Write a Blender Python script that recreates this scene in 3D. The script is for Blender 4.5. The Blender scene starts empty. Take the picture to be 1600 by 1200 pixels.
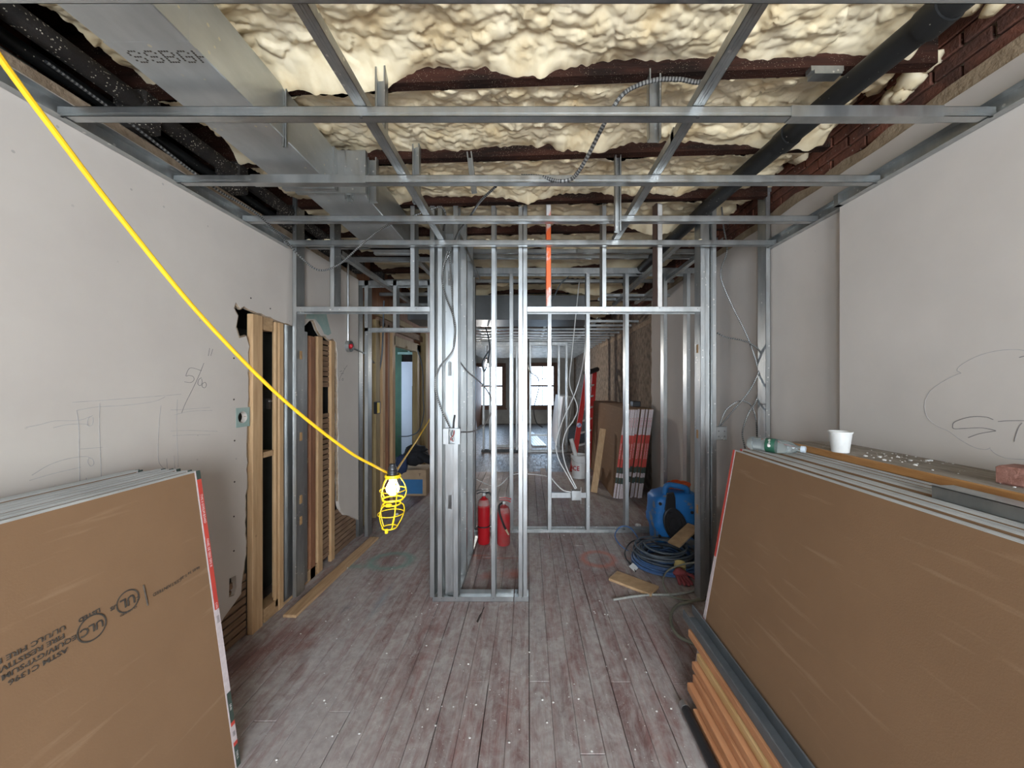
import bpy, bmesh, math, random
import numpy as np
from mathutils import Vector, Matrix
random.seed(7)
rng = np.random.default_rng(7)
S = bpy.context.scene
COL = S.collection
PI = math.pi

# ------------------------------------------------------------------ camera, world, light, exposure
F, CX, CY, CH = 570.0, 825.0, 600.0, 1.55          # focal length and vanishing point of the 1600x1200 photo, eye height
cam_d = bpy.data.cameras.new('camera'); cam = bpy.data.objects.new('camera', cam_d); COL.objects.link(cam)
cam.location = (0, 0, CH); cam.rotation_euler = (PI/2, 0, 0)
cam_d.sensor_width = 36.0; cam_d.lens = 36.0*F/1600; cam_d.shift_x = -25/1600.0
cam_d.clip_start = 0.02; cam_d.clip_end = 200
S.camera = cam

world = bpy.data.worlds.new('daylight'); S.world = world; world.use_nodes = True
bg = world.node_tree.nodes['Background']
bg.inputs['Color'].default_value = (0.56, 0.76, 1.0, 1); bg.inputs['Strength'].default_value = 9.0

WIN_FRONT = [(-1.15, -0.30, 0.60, 2.38), (0.25, 1.40, 0.60, 2.38)]     # window openings of the wall behind the viewer: x0,x1,z0,z1
Y_FRONT = -2.3
WIN_W = [42.0, 178.0]
for (x0, x1, z0, z1), wpow in zip(WIN_FRONT, WIN_W):
    ld = bpy.data.lights.new('window_daylight', 'AREA'); ld.shape = 'RECTANGLE'
    ld.size = x1-x0; ld.size_y = z1-z0; ld.energy = wpow; ld.color = (0.93, 0.965, 1.0)
    lo = bpy.data.objects.new('window_daylight', ld); COL.objects.link(lo)
    lo.location = ((x0+x1)/2, Y_FRONT-0.02, (z0+z1)/2); lo.rotation_euler = (PI/2, 0, 0)
Y_BACK = 14.2
WIN_BACK = [(-1.93, -0.98, 0.70, 2.24), (0.10, 1.02, 0.70, 2.26)]
for (x0, x1, z0, z1) in WIN_BACK:
    ld = bpy.data.lights.new('window_portal', 'AREA'); ld.shape = 'RECTANGLE'
    ld.size = x1-x0; ld.size_y = z1-z0; ld.cycles.is_portal = True
    lo = bpy.data.objects.new('window_portal', ld); COL.objects.link(lo)
    lo.location = ((x0+x1)/2, Y_BACK+0.10, (z0+z1)/2); lo.rotation_euler = (-PI/2, 0, 0)

ld = bpy.data.lights.new('window_portal', 'AREA'); ld.shape = 'RECTANGLE'; ld.size = 1.0; ld.size_y = 1.4; ld.cycles.is_portal = True
lo = bpy.data.objects.new('window_portal', ld); COL.objects.link(lo); lo.location = (-3.65, 6.8, 1.6); lo.rotation_euler = (0, -PI/2, 0)

S.view_settings.view_transform = 'Standard'; S.view_settings.look = 'None'
S.view_settings.gamma = 1.0; S.view_settings.use_curve_mapping = False
S.view_settings.exposure = 0.04

# ------------------------------------------------------------------ helpers
def W(px, py, Y): return Vector(((px-CX)*Y/F, Y, CH-(py-CY)*Y/F))
def onX(px, py, X): return W(px, py, F*X/(px-CX))
def onZ(px, py, Z): return W(px, py, F*(CH-Z)/(py-CY))

def cr(pts, n=8):
    """smooth curve through points"""
    pts = [Vector(p) for p in pts]
    if len(pts) < 3: return pts
    P = [2*pts[0]-pts[1]] + pts + [2*pts[-1]-pts[-2]]
    out = []
    for i in range(1, len(P)-2):
        a, b, c, d = P[i-1], P[i], P[i+1], P[i+2]
        for k in range(n):
            t = k/n
            out.append(0.5*((2*b)+(c-a)*t+(2*a-5*b+4*c-d)*t*t+(3*b-a-3*c+d)*t*t*t))
    out.append(P[-2]); return out

class MB:
    def __init__(s): s.v = []; s.f = []; s.m = []; s.mi = 0; s.T = None
    def add(s, vs, fs):
        o = len(s.v)
        for p in vs:
            p = Vector(p)
            s.v.append(s.T @ p if s.T is not None else p)
        for f in fs: s.f.append([i+o for i in f]); s.m.append(s.mi)
    def box(s, x0, x1, y0, y1, z0, z1):
        s.add([(x0,y0,z0),(x1,y0,z0),(x1,y1,z0),(x0,y1,z0),(x0,y0,z1),(x1,y0,z1),(x1,y1,z1),(x0,y1,z1)],
              [(0,3,2,1),(4,5,6,7),(0,1,5,4),(1,2,6,5),(2,3,7,6),(3,0,4,7)])
        return s
    def bbox(s, x0, x1, y0, y1, z0, z1, b):
        """box with its four long x-edges etc. chamfered (cheap bevelled box)"""
        pts = []
        for (z, i) in ((z0, b), (z0+b, 0), (z1-b, 0), (z1, b)):
            for (x, y) in ((x0+b, y0), (x1-b, y0), (x1, y0+b), (x1, y1-b), (x1-b, y1), (x0+b, y1), (x0, y1-b), (x0, y0+b)):
                cx, cy = (x0+x1)/2, (y0+y1)/2
                fx = 1-i/max(1e-6, (x1-x0)/2); fy = 1-i/max(1e-6, (y1-y0)/2)
                pts.append((cx+(x-cx)*fx, cy+(y-cy)*fy, z))
        fs = [tuple(range(7, -1, -1)), tuple(range(24, 32))]
        for r in range(3):
            for k in range(8):
                a = r*8+k; b2 = r*8+(k+1) % 8
                fs.append((a, b2, b2+8, a+8))
        s.add(pts, fs); return s
    def prism(s, poly, fn, d0, d1):
        """poly: 2D points, fn(u,v,d)->3D"""
        n = len(poly)
        vs = [fn(u, v, d0) for u, v in poly]+[fn(u, v, d1) for u, v in poly]
        fs = [tuple(range(n)), tuple(range(2*n-1, n-1, -1))]
        for k in range(n): fs.append((k, k+n, (k+1) % n+n, (k+1) % n))
        s.add(vs, fs); return s
    def tube(s, pts, r, n=8, caps=True):
        pts = [Vector(p) for p in pts]
        rs = r if isinstance(r, (list, tuple)) else [r]*len(pts)
        t0 = (pts[1]-pts[0]).normalized()
        up = Vector((0,0,1)) if abs(t0.z) < .9 else Vector((1,0,0))
        nrm = t0.cross(up).normalized()
        vs = []
        for i, p in enumerate(pts):
            t = (pts[min(i+1, len(pts)-1)]-pts[max(i-1, 0)])
            if t.length < 1e-9: t = t0
            t = t.normalized()
            nrm = (nrm-t*nrm.dot(t))
            nrm = nrm.normalized() if nrm.length > 1e-6 else t.orthogonal().normalized()
            bn = t.cross(nrm)
            for k in range(n):
                a = 2*PI*k/n
                vs.append(p+(nrm*math.cos(a)+bn*math.sin(a))*rs[i])
        fs = []
        for i in range(len(pts)-1):
            for k in range(n):
                fs.append((i*n+k, i*n+(k+1) % n, (i+1)*n+(k+1) % n, (i+1)*n+k))
        if caps:
            fs.append(tuple(range(n-1, -1, -1))); fs.append(tuple(range((len(pts)-1)*n, len(pts)*n)))
        s.add(vs, fs); return s
    def lathe(s, prof, c=(0,0,0), n=20, M=None):
        vs = []; c = Vector(c)
        for (r, z) in prof:
            for k in range(n):
                a = 2*PI*k/n
                p = Vector((r*math.cos(a), r*math.sin(a), z))
                if M is not None: p = M @ p
                vs.append(p+c)
        fs = []
        for i in range(len(prof)-1):
            for k in range(n):
                fs.append((i*n+k, i*n+(k+1) % n, (i+1)*n+(k+1) % n, (i+1)*n+k))
        if prof[0][0] > 1e-5: fs.append(tuple(range(n-1, -1, -1)))
        if prof[-1][0] > 1e-5: fs.append(tuple(range((len(prof)-1)*n, len(prof)*n)))
        s.add(vs, fs); return s
    def build(s, name, mat, parent=None, smooth=False, local=False, bevel=0, angle=40):
        me = bpy.data.meshes.new(name)
        off = Vector((0,0,0))
        if parent is not None and not local:
            q = parent
            while q is not None: off += q.location; q = q.parent
        me.from_pydata([tuple(p-off) for p in s.v], [], s.f)
        mats = mat if isinstance(mat, (list, tuple)) else [mat]
        for m in mats: me.materials.append(m)
        if len(mats) > 1:
            for p, i in zip(me.polygons, s.m): p.material_index = i
        bm = bmesh.new(); bm.from_mesh(me)
        bmesh.ops.remove_doubles(bm, verts=bm.verts, dist=1e-6)
        bmesh.ops.recalc_face_normals(bm, faces=bm.faces)
        if bevel: bmesh.ops.bevel(bm, geom=list(bm.edges), offset=bevel, segments=1, affect='EDGES')
        if smooth:
            for f in bm.faces: f.smooth = True
            for e in bm.edges:
                if len(e.link_faces) == 2 and e.calc_face_angle(0) > math.radians(angle): e.smooth = False
        bm.to_mesh(me); bm.free()
        o = bpy.data.objects.new(name, me); COL.objects.link(o)
        if parent is not None: o.parent = parent
        return o

def tag(o, label=None, cat=None, group=None, kind=None):
    if label: o['label'] = label
    if cat: o['category'] = cat
    if group: o['group'] = group
    if kind: o['kind'] = kind
    return o
def thing(name, label, cat, loc=(0,0,0), group=None):
    o = bpy.data.objects.new(name, None); COL.objects.link(o); o.location = loc; o.empty_display_size = .05
    return tag(o, label, cat, group)
def struct(o, label=None):
    o['kind'] = 'structure'
    if label: o['label'] = label
    return o
def box(name, mat, parent, *a, bevel=0):
    m = MB(); m.box(*a); return m.build(name, mat, parent, bevel=bevel)

# ------------------------------------------------------------------ materials (procedural)
def new_mat(name):
    m = bpy.data.materials.new(name); m.use_nodes = True
    nt = m.node_tree; b = nt.nodes['Principled BSDF']
    return m, nt, b
def N(nt, t, **kw):
    n = nt.nodes.new(t)
    for k, v in kw.items(): setattr(n, k, v)
    return n
def ramp(nt, src, stops):
    r = N(nt, 'ShaderNodeValToRGB'); nt.links.new(src, r.inputs[0])
    e = r.color_ramp.elements
    while len(e) > len(stops): e.remove(e[-1])
    while len(e) < len(stops): e.new(1)
    for el, (p, c) in zip(e, stops): el.position = p; el.color = (*c, 1) if len(c) == 3 else c
    return r.outputs[0]
def coords(nt, stretch=(1,1,1), world_space=True):
    mp = N(nt, 'ShaderNodeMapping'); mp.inputs['Scale'].default_value = stretch
    if world_space:
        g = N(nt, 'ShaderNodeNewGeometry'); nt.links.new(g.outputs['Position'], mp.inputs['Vector'])
    else:
        g = N(nt, 'ShaderNodeTexCoord'); nt.links.new(g.outputs['Object'], mp.inputs['Vector'])
    return mp.outputs[0]
def noise(nt, vec, scale, detail=5, rough=.6, dist=0):
    n = N(nt, 'ShaderNodeTexNoise'); n.inputs['Scale'].default_value = scale; n.inputs['Detail'].default_value = detail
    n.inputs['Roughness'].default_value = rough; n.inputs['Distortion'].default_value = dist
    nt.links.new(vec, n.inputs['Vector']); return n.outputs['Fac']
def mixc(nt, fac, a, b):
    m = N(nt, 'ShaderNodeMix', data_type='RGBA')
    for sock, v in ((m.inputs[0], fac), (m.inputs[6], a), (m.inputs[7], b)):
        if isinstance(v, (int, float)): sock.default_value = v
        elif isinstance(v, tuple): sock.default_value = (*v, 1) if len(v) == 3 else v
        else: nt.links.new(v, sock)
    return m.outputs[2]
def math_n(nt, op, a, b=None, clamp=False):
    m = N(nt, 'ShaderNodeMath', operation=op); m.use_clamp = clamp
    for i, v in enumerate((a, b)):
        if v is None: continue
        if isinstance(v, (int, float)): m.inputs[i].default_value = v
        else: nt.links.new(v, m.inputs[i])
    return m.outputs[0]
def specks(nt, vec, scale, thr, col_in, col):
    v = N(nt, 'ShaderNodeTexVoronoi'); v.inputs['Scale'].default_value = scale
    nt.links.new(vec, v.inputs['Vector'])
    k = ramp(nt, v.outputs['Distance'], [(thr*.8, (1,1,1)), (thr, (0,0,0))])
    big = noise(nt, vec, scale*.12, 2)
    k2 = ramp(nt, big, [(.42, (0,0,0)), (.55, (1,1,1))])
    return mixc(nt, math_n(nt, 'MULTIPLY', k, k2), col_in, col)
def M(name, c1, c2=None, scale=6, rough=.6, metal=0., bump=0., bscale=40, stretch=(1,1,1), detail=5, lo=.35, hi=.65,
      spk=None, rough2=None, world_space=True, spec=None):
    m, nt, b = new_mat(name)
    vec = coords(nt, stretch, world_space)
    if c2 is None: c2 = tuple(x*.82 for x in c1)
    f = noise(nt, vec, scale, detail)
    c = ramp(nt, f, [(lo, c2), (hi, c1)])
    if spk: c = specks(nt, coords(nt, (1,1,1), world_space), spk[0], spk[1], c, spk[2])
    nt.links.new(c, b.inputs['Base Color'])
    b.inputs['Metallic'].default_value = metal
    if rough2 is not None:
        rr = ramp(nt, noise(nt, vec, scale*2.3, 3), [(lo, (rough,)*3), (hi, (rough2,)*3)]); nt.links.new(rr, b.inputs['Roughness'])
    else: b.inputs['Roughness'].default_value = rough
    if spec is not None: b.inputs['Specular IOR Level'].default_value = spec
    if bump:
        bn = N(nt, 'ShaderNodeBump'); bn.inputs['Strength'].default_value = bump; bn.inputs['Distance'].default_value = .01
        nt.links.new(noise(nt, vec, bscale, 4), bn.inputs['Height']); nt.links.new(bn.outputs[0], b.inputs['Normal'])
    return m

galv = M('galvanised_steel', (.50,.512,.50), (.38,.395,.395), 14, .36, .92, stretch=(1,1,.25), rough2=.46, spk=(26, .16, (.75,.74,.70)))
galv_new = M('bright_galvanised_steel', (.50,.512,.505), (.39,.408,.41), 10, .29, .95, stretch=(1,1,.25), rough2=.40)
duct_m = M('duct_steel', (.56,.58,.58), (.42,.44,.44), 5, .38, .85, stretch=(1,.4,1), rough2=.5, spk=(20, .12, (.7,.66,.52)))
steel_dk = M('dark_primed_steel', (.10,.11,.115), (.06,.065,.07), 12, .45, .3)
screw_m = M('screw_steel', (.25,.25,.25), None, 20, .4, .8)
plaster = M('old_plaster', (.59,.54,.48), (.52,.47,.42), 1.8, .85, 0, .05, 14, lo=.3, hi=.7, spk=(9, .05, (.40,.37,.33)))
plaster_r = M('skim_plaster', (.60,.55,.495), (.54,.495,.445), 1.6, .8, 0, .04, 14, spk=(7, .04, (.40,.38,.35)))
plaster_g = M('grey_plaster', (.46,.46,.43), (.33,.33,.31), 1.8, .9, 0, .15, 20)
plaster_edge = M('broken_plaster', (.40,.31,.22), (.24,.17,.11), 16, .95, 0, .9, 50)
foam_m, nt, b = new_mat('spray_foam')
vec = coords(nt)
cfo = ramp(nt, noise(nt, vec, 6, 6), [(.32, (.66,.51,.29)), (.5, (.76,.645,.43)), (.7, (.80,.70,.51))])
nt.links.new(cfo, b.inputs['Base Color']); b.inputs['Roughness'].default_value = .5
b.inputs['Subsurface Weight'].default_value = 0.0
joist_m = M('old_joist_wood', (.050,.019,.012), (.014,.008,.006), 9, .95, 0, .5, 60, stretch=(.3,1,2), spk=(150, .16, (.40,.33,.24)), spec=.15)
char_m = M('charred_wood', (.030,.024,.020), (.012,.010,.009), 9, .75, 0, .5, 50, spk=(90, .25, (.60,.55,.44)))
pipe_blk = M('black_iron', (.020,.021,.021), (.012,.012,.012), 6, .5, .3, spk=(45, .10, (.6,.56,.46)))
pine = M('pine_wood', (.56,.37,.20), (.44,.27,.13), 7, .65, 0, .15, 60, stretch=(6,6,.5), spk=(5.5, .05, (.20,.10,.05)))
pine_flat = M('pine_lumber', (.54,.36,.20), (.40,.25,.13), 7, .65, 0, .15, 60, stretch=(6,.6,6))
pine_x = M('pine_board', (.50,.33,.18), (.38,.24,.12), 7, .65, 0, .15, 60, stretch=(1.5,3,6))
fir = M('orange_fir_lumber', (.62,.31,.15), (.50,.22,.10), 7, .6, 0, .15, 60, stretch=(7,.6,7))
fir_y = M('yellow_pine_lumber', (.66,.46,.22), (.52,.32,.13), 7, .6, 0, .15, 60, stretch=(7,.6,7))
red_wood = M('aged_red_wood', (.30,.135,.065), (.19,.08,.04), 6, .7, 0, .2, 60, stretch=(5,5,.5))
lath_m = M('old_lath', (.27,.17,.10), (.17,.10,.06), 12, .85, 0, .3, 60, stretch=(1,.5,4))
olive_wood = M('ochre_old_wood', (.36,.27,.13), (.26,.18,.08), 7, .7, 0, .2, 60, stretch=(5,5,.5))
brown_paper = M('drywall_brown_paper', (.245,.142,.072), (.22,.126,.063), 2.0, .88, 0, .06, 200)
def paper_scuffs(m):
    nt = m.node_tree; b = nt.nodes['Principled BSDF']; src = b.inputs['Base Color'].links[0].from_socket
    mp = N(nt, 'ShaderNodeMapping'); mp.inputs['Rotation'].default_value = (math.radians(14), 0, 0); mp.inputs['Scale'].default_value = (1, 1.3, 16)
    g = N(nt, 'ShaderNodeNewGeometry'); nt.links.new(g.outputs['Position'], mp.inputs['Vector'])
    k = ramp(nt, noise(nt, mp.outputs[0], 2.2, 5, .55), [(.60, (0,0,0)), (.74, (.30,)*3)])
    nt.links.new(mixc(nt, k, src, (.42,.285,.175)), b.inputs['Base Color'])
paper_scuffs(brown_paper)
dw_edge = M('drywall_bevel_paper', (.50,.50,.48), (.40,.40,.385), 6, .85, 0, .1, 90)
tape_red = M('red_end_tape', (.62,.075,.05), (.55,.06,.045), 12, .5)
tape_white = M('white_end_tape', (.66,.58,.57), (.56,.48,.48), 60, .6)
tape_green = M('dark_green_end_tape', (.05,.075,.06), None, 12, .5)
ink = M('grey_print_ink', (.050,.045,.040), (.09,.075,.06), 60, .95, spec=.1)
ink_white = M('white_print', (.78,.70,.68), None, 20, .7)
pencil = M('pencil_line', (.15,.14,.135), (.25,.235,.225), 30, .8)
pencil_faint = M('faint_pencil_line', (.33,.315,.305), (.45,.43,.415), 30, .85)
brick_m = M('old_brick', (.24,.085,.05), (.085,.036,.024), 7, .92, 0, .6, 60, spk=(30, .13, (.55,.50,.42)))
mortar_m = M('old_mortar', (.30,.23,.17), (.13,.10,.07), 10, .95, 0, .6, 50)
brick_loose = M('dusty_red_brick', (.33,.165,.125), (.20,.085,.06), 18, .9, 0, .5, 90)
teal_m = M('teal_paint', (.25,.36,.32), (.33,.40,.36), 12, .8)
green_wall = M('dark_green_paint', (.05,.115,.06), (.035,.08,.045), 4, .6)
mint = M('mint_trim', (.34,.50,.42), None, 8, .5)
white_panel = M('white_board', (.72,.75,.80), (.66,.70,.76), 3, .6)
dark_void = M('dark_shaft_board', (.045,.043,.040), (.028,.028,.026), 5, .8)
door_dark = M('old_dark_door', (.075,.080,.068), (.05,.055,.048), 4, .5)
black_rub = M('black_rubber', (.018,.018,.018), None, 10, .55)
black_pl = M('black_plastic', (.022,.022,.024), None, 10, .4)
ext_red = M('extinguisher_red', (.50,.012,.018), (.42,.012,.018), 5, .28)
dusty_red = M('dusty_red_enamel', (.46,.022,.028), (.36,.07,.065), 9, .4)
chrome = M('dull_chrome', (.6,.6,.6), None, 20, .3, .9)
yellow_pl = M('yellow_plastic', (.90,.62,.01), (.84,.55,.01), 8, .4)
yellow_cord = M('yellow_cord', (.82,.50,.01), (.74,.42,.01), 8, .45)
blue_pl = M('blue_plastic', (.010,.15,.44), (.20,.205,.195), 7.0, .5, lo=.40, hi=.47)
orange_c = M('orange_cord', (.70,.12,.03), None, 12, .5)
blue_c = M('blue_cable', (.055,.125,.27), (.04,.085,.19), 10, .45)
grey_c = M('slate_cable', (.085,.105,.125), (.06,.075,.09), 10, .5)
black_c = M('black_cable', (.03,.03,.03), None, 10, .5)
olive_c = M('dusty_hose', (.24,.24,.185), (.17,.17,.13), 14, .7)
white_pl = M('white_plastic', (.74,.74,.71), None, 10, .5)
white_bkt = M('bucket_plastic', (.70,.70,.67), (.62,.62,.60), 4, .45)
bkt_red = M('bucket_red_print', (.52,.03,.04), None, 10, .5)
ladder_red = M('fibreglass_red', (.55,.035,.03), None, 8, .45)
carton = M('cardboard', (.44,.31,.19), None, 6, .85)
carton_blue = M('carton_blue_print', (.03,.16,.36), None, 6, .6)
cloth_blk = M('black_cloth', (.016,.017,.022), (.010,.010,.012), 14, .9)
navy = M('navy_cloth', (.02,.035,.09), None, 12, .85)
glove_red = M('red_glove', (.27,.055,.06), (.20,.04,.045), 22, .9)
glove_yel = M('yellow_cuff', (.55,.42,.16), None, 16, .9)
brown_frame = M('brown_window_wood', (.16,.075,.045), (.10,.05,.03), 6, .6)
orange_spray = M('orange_sprayed_steel', (.85,.14,.03), (.62,.60,.58), 9, .5, .1, stretch=(1,1,.6), lo=.42, hi=.52)
rust_web = M('primed_steel', (.21,.125,.095), (.16,.10,.08), 10, .6, .3)
pale_steel = M('pale_painted_steel', (.62,.60,.57), None, 10, .5, .2)
dust_wood = M('dusty_plank_top', (.36,.315,.26), (.22,.18,.14), 9, .95, 0, .4, 60, stretch=(3,.8,3), spk=(60, .12, (.55,.53,.48)))
chip_m = M('plaster_chip', (.74,.72,.68), None, 20, .9)
mc_m = M('armoured_cable', (.30,.30,.285), (.22,.22,.21), 20, .42, .6)
mc_dark = M('armoured_cable_groove', (.035,.035,.035), None, 20, .6)
bulb_m, nt, b = new_mat('lit_bulb')
b.inputs['Base Color'].default_value = (1,1,1,1); b.inputs['Emission Color'].default_value = (1,.97,.90,1); b.inputs['Emission Strength'].default_value = 14
glass_m, nt, b = new_mat('clear_bottle_plastic')
b.inputs['Base Color'].default_value = (.80,.88,.88,1); b.inputs['Transmission Weight'].default_value = .9; b.inputs['Roughness'].default_value = .06; b.inputs['IOR'].default_value = 1.28
pane_m, nt, b = new_mat('window_glass')
tr = N(nt, 'ShaderNodeBsdfTransparent'); gl = N(nt, 'ShaderNodeBsdfGlossy'); gl.inputs['Roughness'].default_value = .02
mx = N(nt, 'ShaderNodeMixShader'); mx.inputs[0].default_value = .06
nt.links.new(tr.outputs[0], mx.inputs[1]); nt.links.new(gl.outputs[0], mx.inputs[2]); nt.links.new(mx.outputs[0], nt.nodes['Material Output'].inputs['Surface'])

# floor boards: worn maroon paint under grey dust, spray-painted layout marks
floor_m, nt, b = new_mat('painted_floorboards')
v1 = coords(nt, (1,.35,1)); v2 = coords(nt, (5,.7,1)); v0 = coords(nt)
oi = N(nt, 'ShaderNodeObjectInfo')
paint = ramp(nt, noise(nt, v2, 3.0, 6, .65), [(.30, (.115,.056,.050)), (.55, (.22,.108,.098)), (.75, (.30,.17,.15))])
dust_c = ramp(nt, noise(nt, v0, 22, 4), [(.3, (.34,.305,.285)), (.7, (.47,.43,.405))])
dmask = math_n(nt, 'ADD', noise(nt, v1, 1.7, 8, .72, .6), math_n(nt, 'MULTIPLY', math_n(nt, 'SUBTRACT', oi.outputs['Random'], .5), .10))
streak = noise(nt, coords(nt, (26,2.2,1)), 1.4, 6, .7, .8)
dmask = math_n(nt, 'ADD', math_n(nt, 'MULTIPLY', dmask, .66), math_n(nt, 'MULTIPLY', streak, .34))
dmask = math_n(nt, 'ADD', math_n(nt, 'MULTIPLY', dmask, .70), math_n(nt, 'MULTIPLY', noise(nt, coords(nt, (1,.6,1)), 11, 7, .75, 1.2), .30))
dm = ramp(nt, dmask, [(.42, (.10,)*3), (.475, (.50,)*3), (.54, (.95,)*3)])
c = mixc(nt, dm, paint, dust_c)
smudge = ramp(nt, noise(nt, v0, 3.4, 5, .6), [(.66, (0,0,0)), (.76, (.7,)*3)])
c = mixc(nt, smudge, c, (.115,.115,.125))
c = specks(nt, v0, 60, .12, c, (.58,.56,.53))
def ringmask(cx, cy, rx, ry, r, w):
    sp = N(nt, 'ShaderNodeSeparateXYZ'); nt.links.new(v0, sp.inputs[0])
    dx = math_n(nt, 'DIVIDE', math_n(nt, 'SUBTRACT', sp.outputs[0], cx), rx); dy = math_n(nt, 'DIVIDE', math_n(nt, 'SUBTRACT', sp.outputs[1], cy), ry)
    d = math_n(nt, 'SQRT', math_n(nt, 'ADD', math_n(nt, 'MULTIPLY', dx, dx), math_n(nt, 'MULTIPLY', dy, dy)))
    e = math_n(nt, 'ABSOLUTE', math_n(nt, 'SUBTRACT', d, r))
    e = math_n(nt, 'ADD', e, math_n(nt, 'MULTIPLY', math_n(nt, 'SUBTRACT', noise(nt, v0, 30, 3), .5), w*.9))
    return ramp(nt, e, [(0, (.75,)*3), (w, (0,0,0))])
for (cx, cy, rx, ry, r, w, col) in ((.625,3.24,.135,.135,1,.34,(.50,.17,.12)), (.95,3.24,.16,.03,0,1,(.40,.20,.15)),
                                    (-.50,3.30,.20,.03,0,1,(.50,.15,.10)), (-.10,2.98,.13,.10,0,1,(.50,.15,.10)), (-.33,2.95,.07,.09,0,1,(.46,.17,.13)), (-.28,3.25,.25,.025,0,1,(.46,.17,.13)),
                                    (-1.20,3.20,.17,.14,1,.38,(.16,.30,.25)), (-1.47,3.10,.20,.06,0,1,(.20,.31,.27)), (-1.05,2.62,.05,.25,0,1,(.27,.31,.33))):
    c = mixc(nt, ringmask(cx, cy, rx, ry, r, w), c, col)
nt.links.new(c, b.inputs['Base Color'])
nt.links.new(ramp(nt, dmask, [(.40, (.42,)*3), (.58, (.85,)*3)]), b.inputs['Roughness'])
bn = N(nt, 'ShaderNodeBump'); bn.inputs['Strength'].default_value = .35; bn.inputs['Distance'].default_value = .006
nt.links.new(noise(nt, v2, 14, 5, .7), bn.inputs['Height']); nt.links.new(bn.outputs[0], b.inputs['Normal'])
gap_m = M('dark_gap', (.05,.038,.032), None, 20, .95)
far_floor = M('glossy_far_floor', (.15,.14,.14), (.08,.07,.07), 3, .30, 0, .35, 12, stretch=(5,.8,1), rough2=.55, spec=.35)

# ------------------------------------------------------------------ floor
fl = MB(); fl.box(-3.7, 2.0, Y_FRONT-.1, Y_BACK+.3, -.12, -.022)
floor = struct(fl.build('floor', gap_m))
PW = .106
row = 0; x = -1.90
plank_cache = {}
def plank(w, L, x, y, z):
    k = (round(w,3), round(L,2))
    if k not in plank_cache:
        m = MB(); m.bbox(0, w, 0, L, -.022, 0, .002)
        o = m.build('floorboard', floor_m, floor, local=True); plank_cache[k] = o.data
        o.location = (x, y, z); return
    o = bpy.data.objects.new('floorboard', plank_cache[k]); COL.objects.link(o); o.parent = floor; o.location = (x, y, z)
while x < 1.80:
    y = -1.4-random.random()*1.2
    ends = []
    while y < 6.4:
        L = round(random.choice((1.2, 1.6, 2.0, 2.4, 3.0)), 2)
        if y < 1.7 < y+L < 2.6 and random.random() < .45: L = round(1.9-y, 2) if 1.9-y > .5 else L
        L = min(L, max(.4, round(6.45-y, 2)))
        plank(PW-random.choice((.0012,.0012,.002,.0035)), L-.002, x, y, random.uniform(-.0015, 0))
        y += L
    x += PW; row += 1
m = MB(); m.box(-3.6, 1.9, 6.44, Y_BACK+.2, -.02, -.001); m.build('far_boards', far_floor, floor)
m = MB(); m.box(-3.6, -1.90, Y_FRONT, 6.44, -.02, -.001); m.build('side_boards', floor_m, floor)
m = MB(); m.prism([(-.07,-.05),(-.045,-.06),(-.02,.0),(-.005,.05),(.012,.085),(-.008,.07),(-.022,.03),(-.05,.0)], lambda u, v, d: Vector((-.315+u*.45+.01, 2.44+v*1.2, d)), .0002, .0012)
m.build('hole_shade_patch', gap_m, floor)  # flat dark patch on the boards, a hole's shade put into its colour

# ------------------------------------------------------------------ ceiling: deck, joists, foam
JY = [1.514+.513*k for k in range(-7, 26)]
m = MB(); m.box(-3.7, 2.0, Y_FRONT-.1, Y_BACK+.3, 3.10, 3.25)
ceiling = struct(m.build('ceiling', joist_m))
for yj in JY:
    m = MB(); m.T = Matrix(((1,0,0,0),(-.045,1,0,0),(0,0,1,0),(0,0,0,1))); m.box(-2.3, 1.62, yj, yj+.045, 2.82, 3.10); m.build('joist', joist_m, ceiling)

def worley(x, y, s, seed):
    gx = np.floor(x/s); gy = np.floor(y/s)
    best = np.full(x.shape, 9.0); bid = np.zeros(x.shape)
    for dx in (-1, 0, 1):
        for dy in (-1, 0, 1):
            cx = gx+dx; cy = gy+dy
            h = np.sin(cx*127.1+cy*311.7+seed*74.7)*43758.5453; h1 = h-np.floor(h)
            h = np.sin(cx*269.5+cy*183.3+seed*11.3)*24634.6345; h2 = h-np.floor(h)
            d = np.hypot(cx+h1-x/s, cy+h2-y/s)
            upd = d < best
            best = np.where(upd, d, best); bid = np.where(upd, (h1*7.13+h2*3.7) % 1, bid)
    return best, bid
def vnoise(x, y, s, seed):
    gx = np.floor(x/s); gy = np.floor(y/s); fx = x/s-gx; fy = y/s-gy
    fx = fx*fx*(3-2*fx); fy = fy*fy*(3-2*fy)
    def h(a, b):
        q = np.sin(a*127.1+b*311.7+seed*53.3)*43758.5453; return q-np.floor(q)
    return (h(gx,gy)*(1-fx)+h(gx+1,gy)*fx)*(1-fy)+(h(gx,gy+1)*(1-fx)+h(gx+1,gy+1)*fx)*fy
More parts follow.
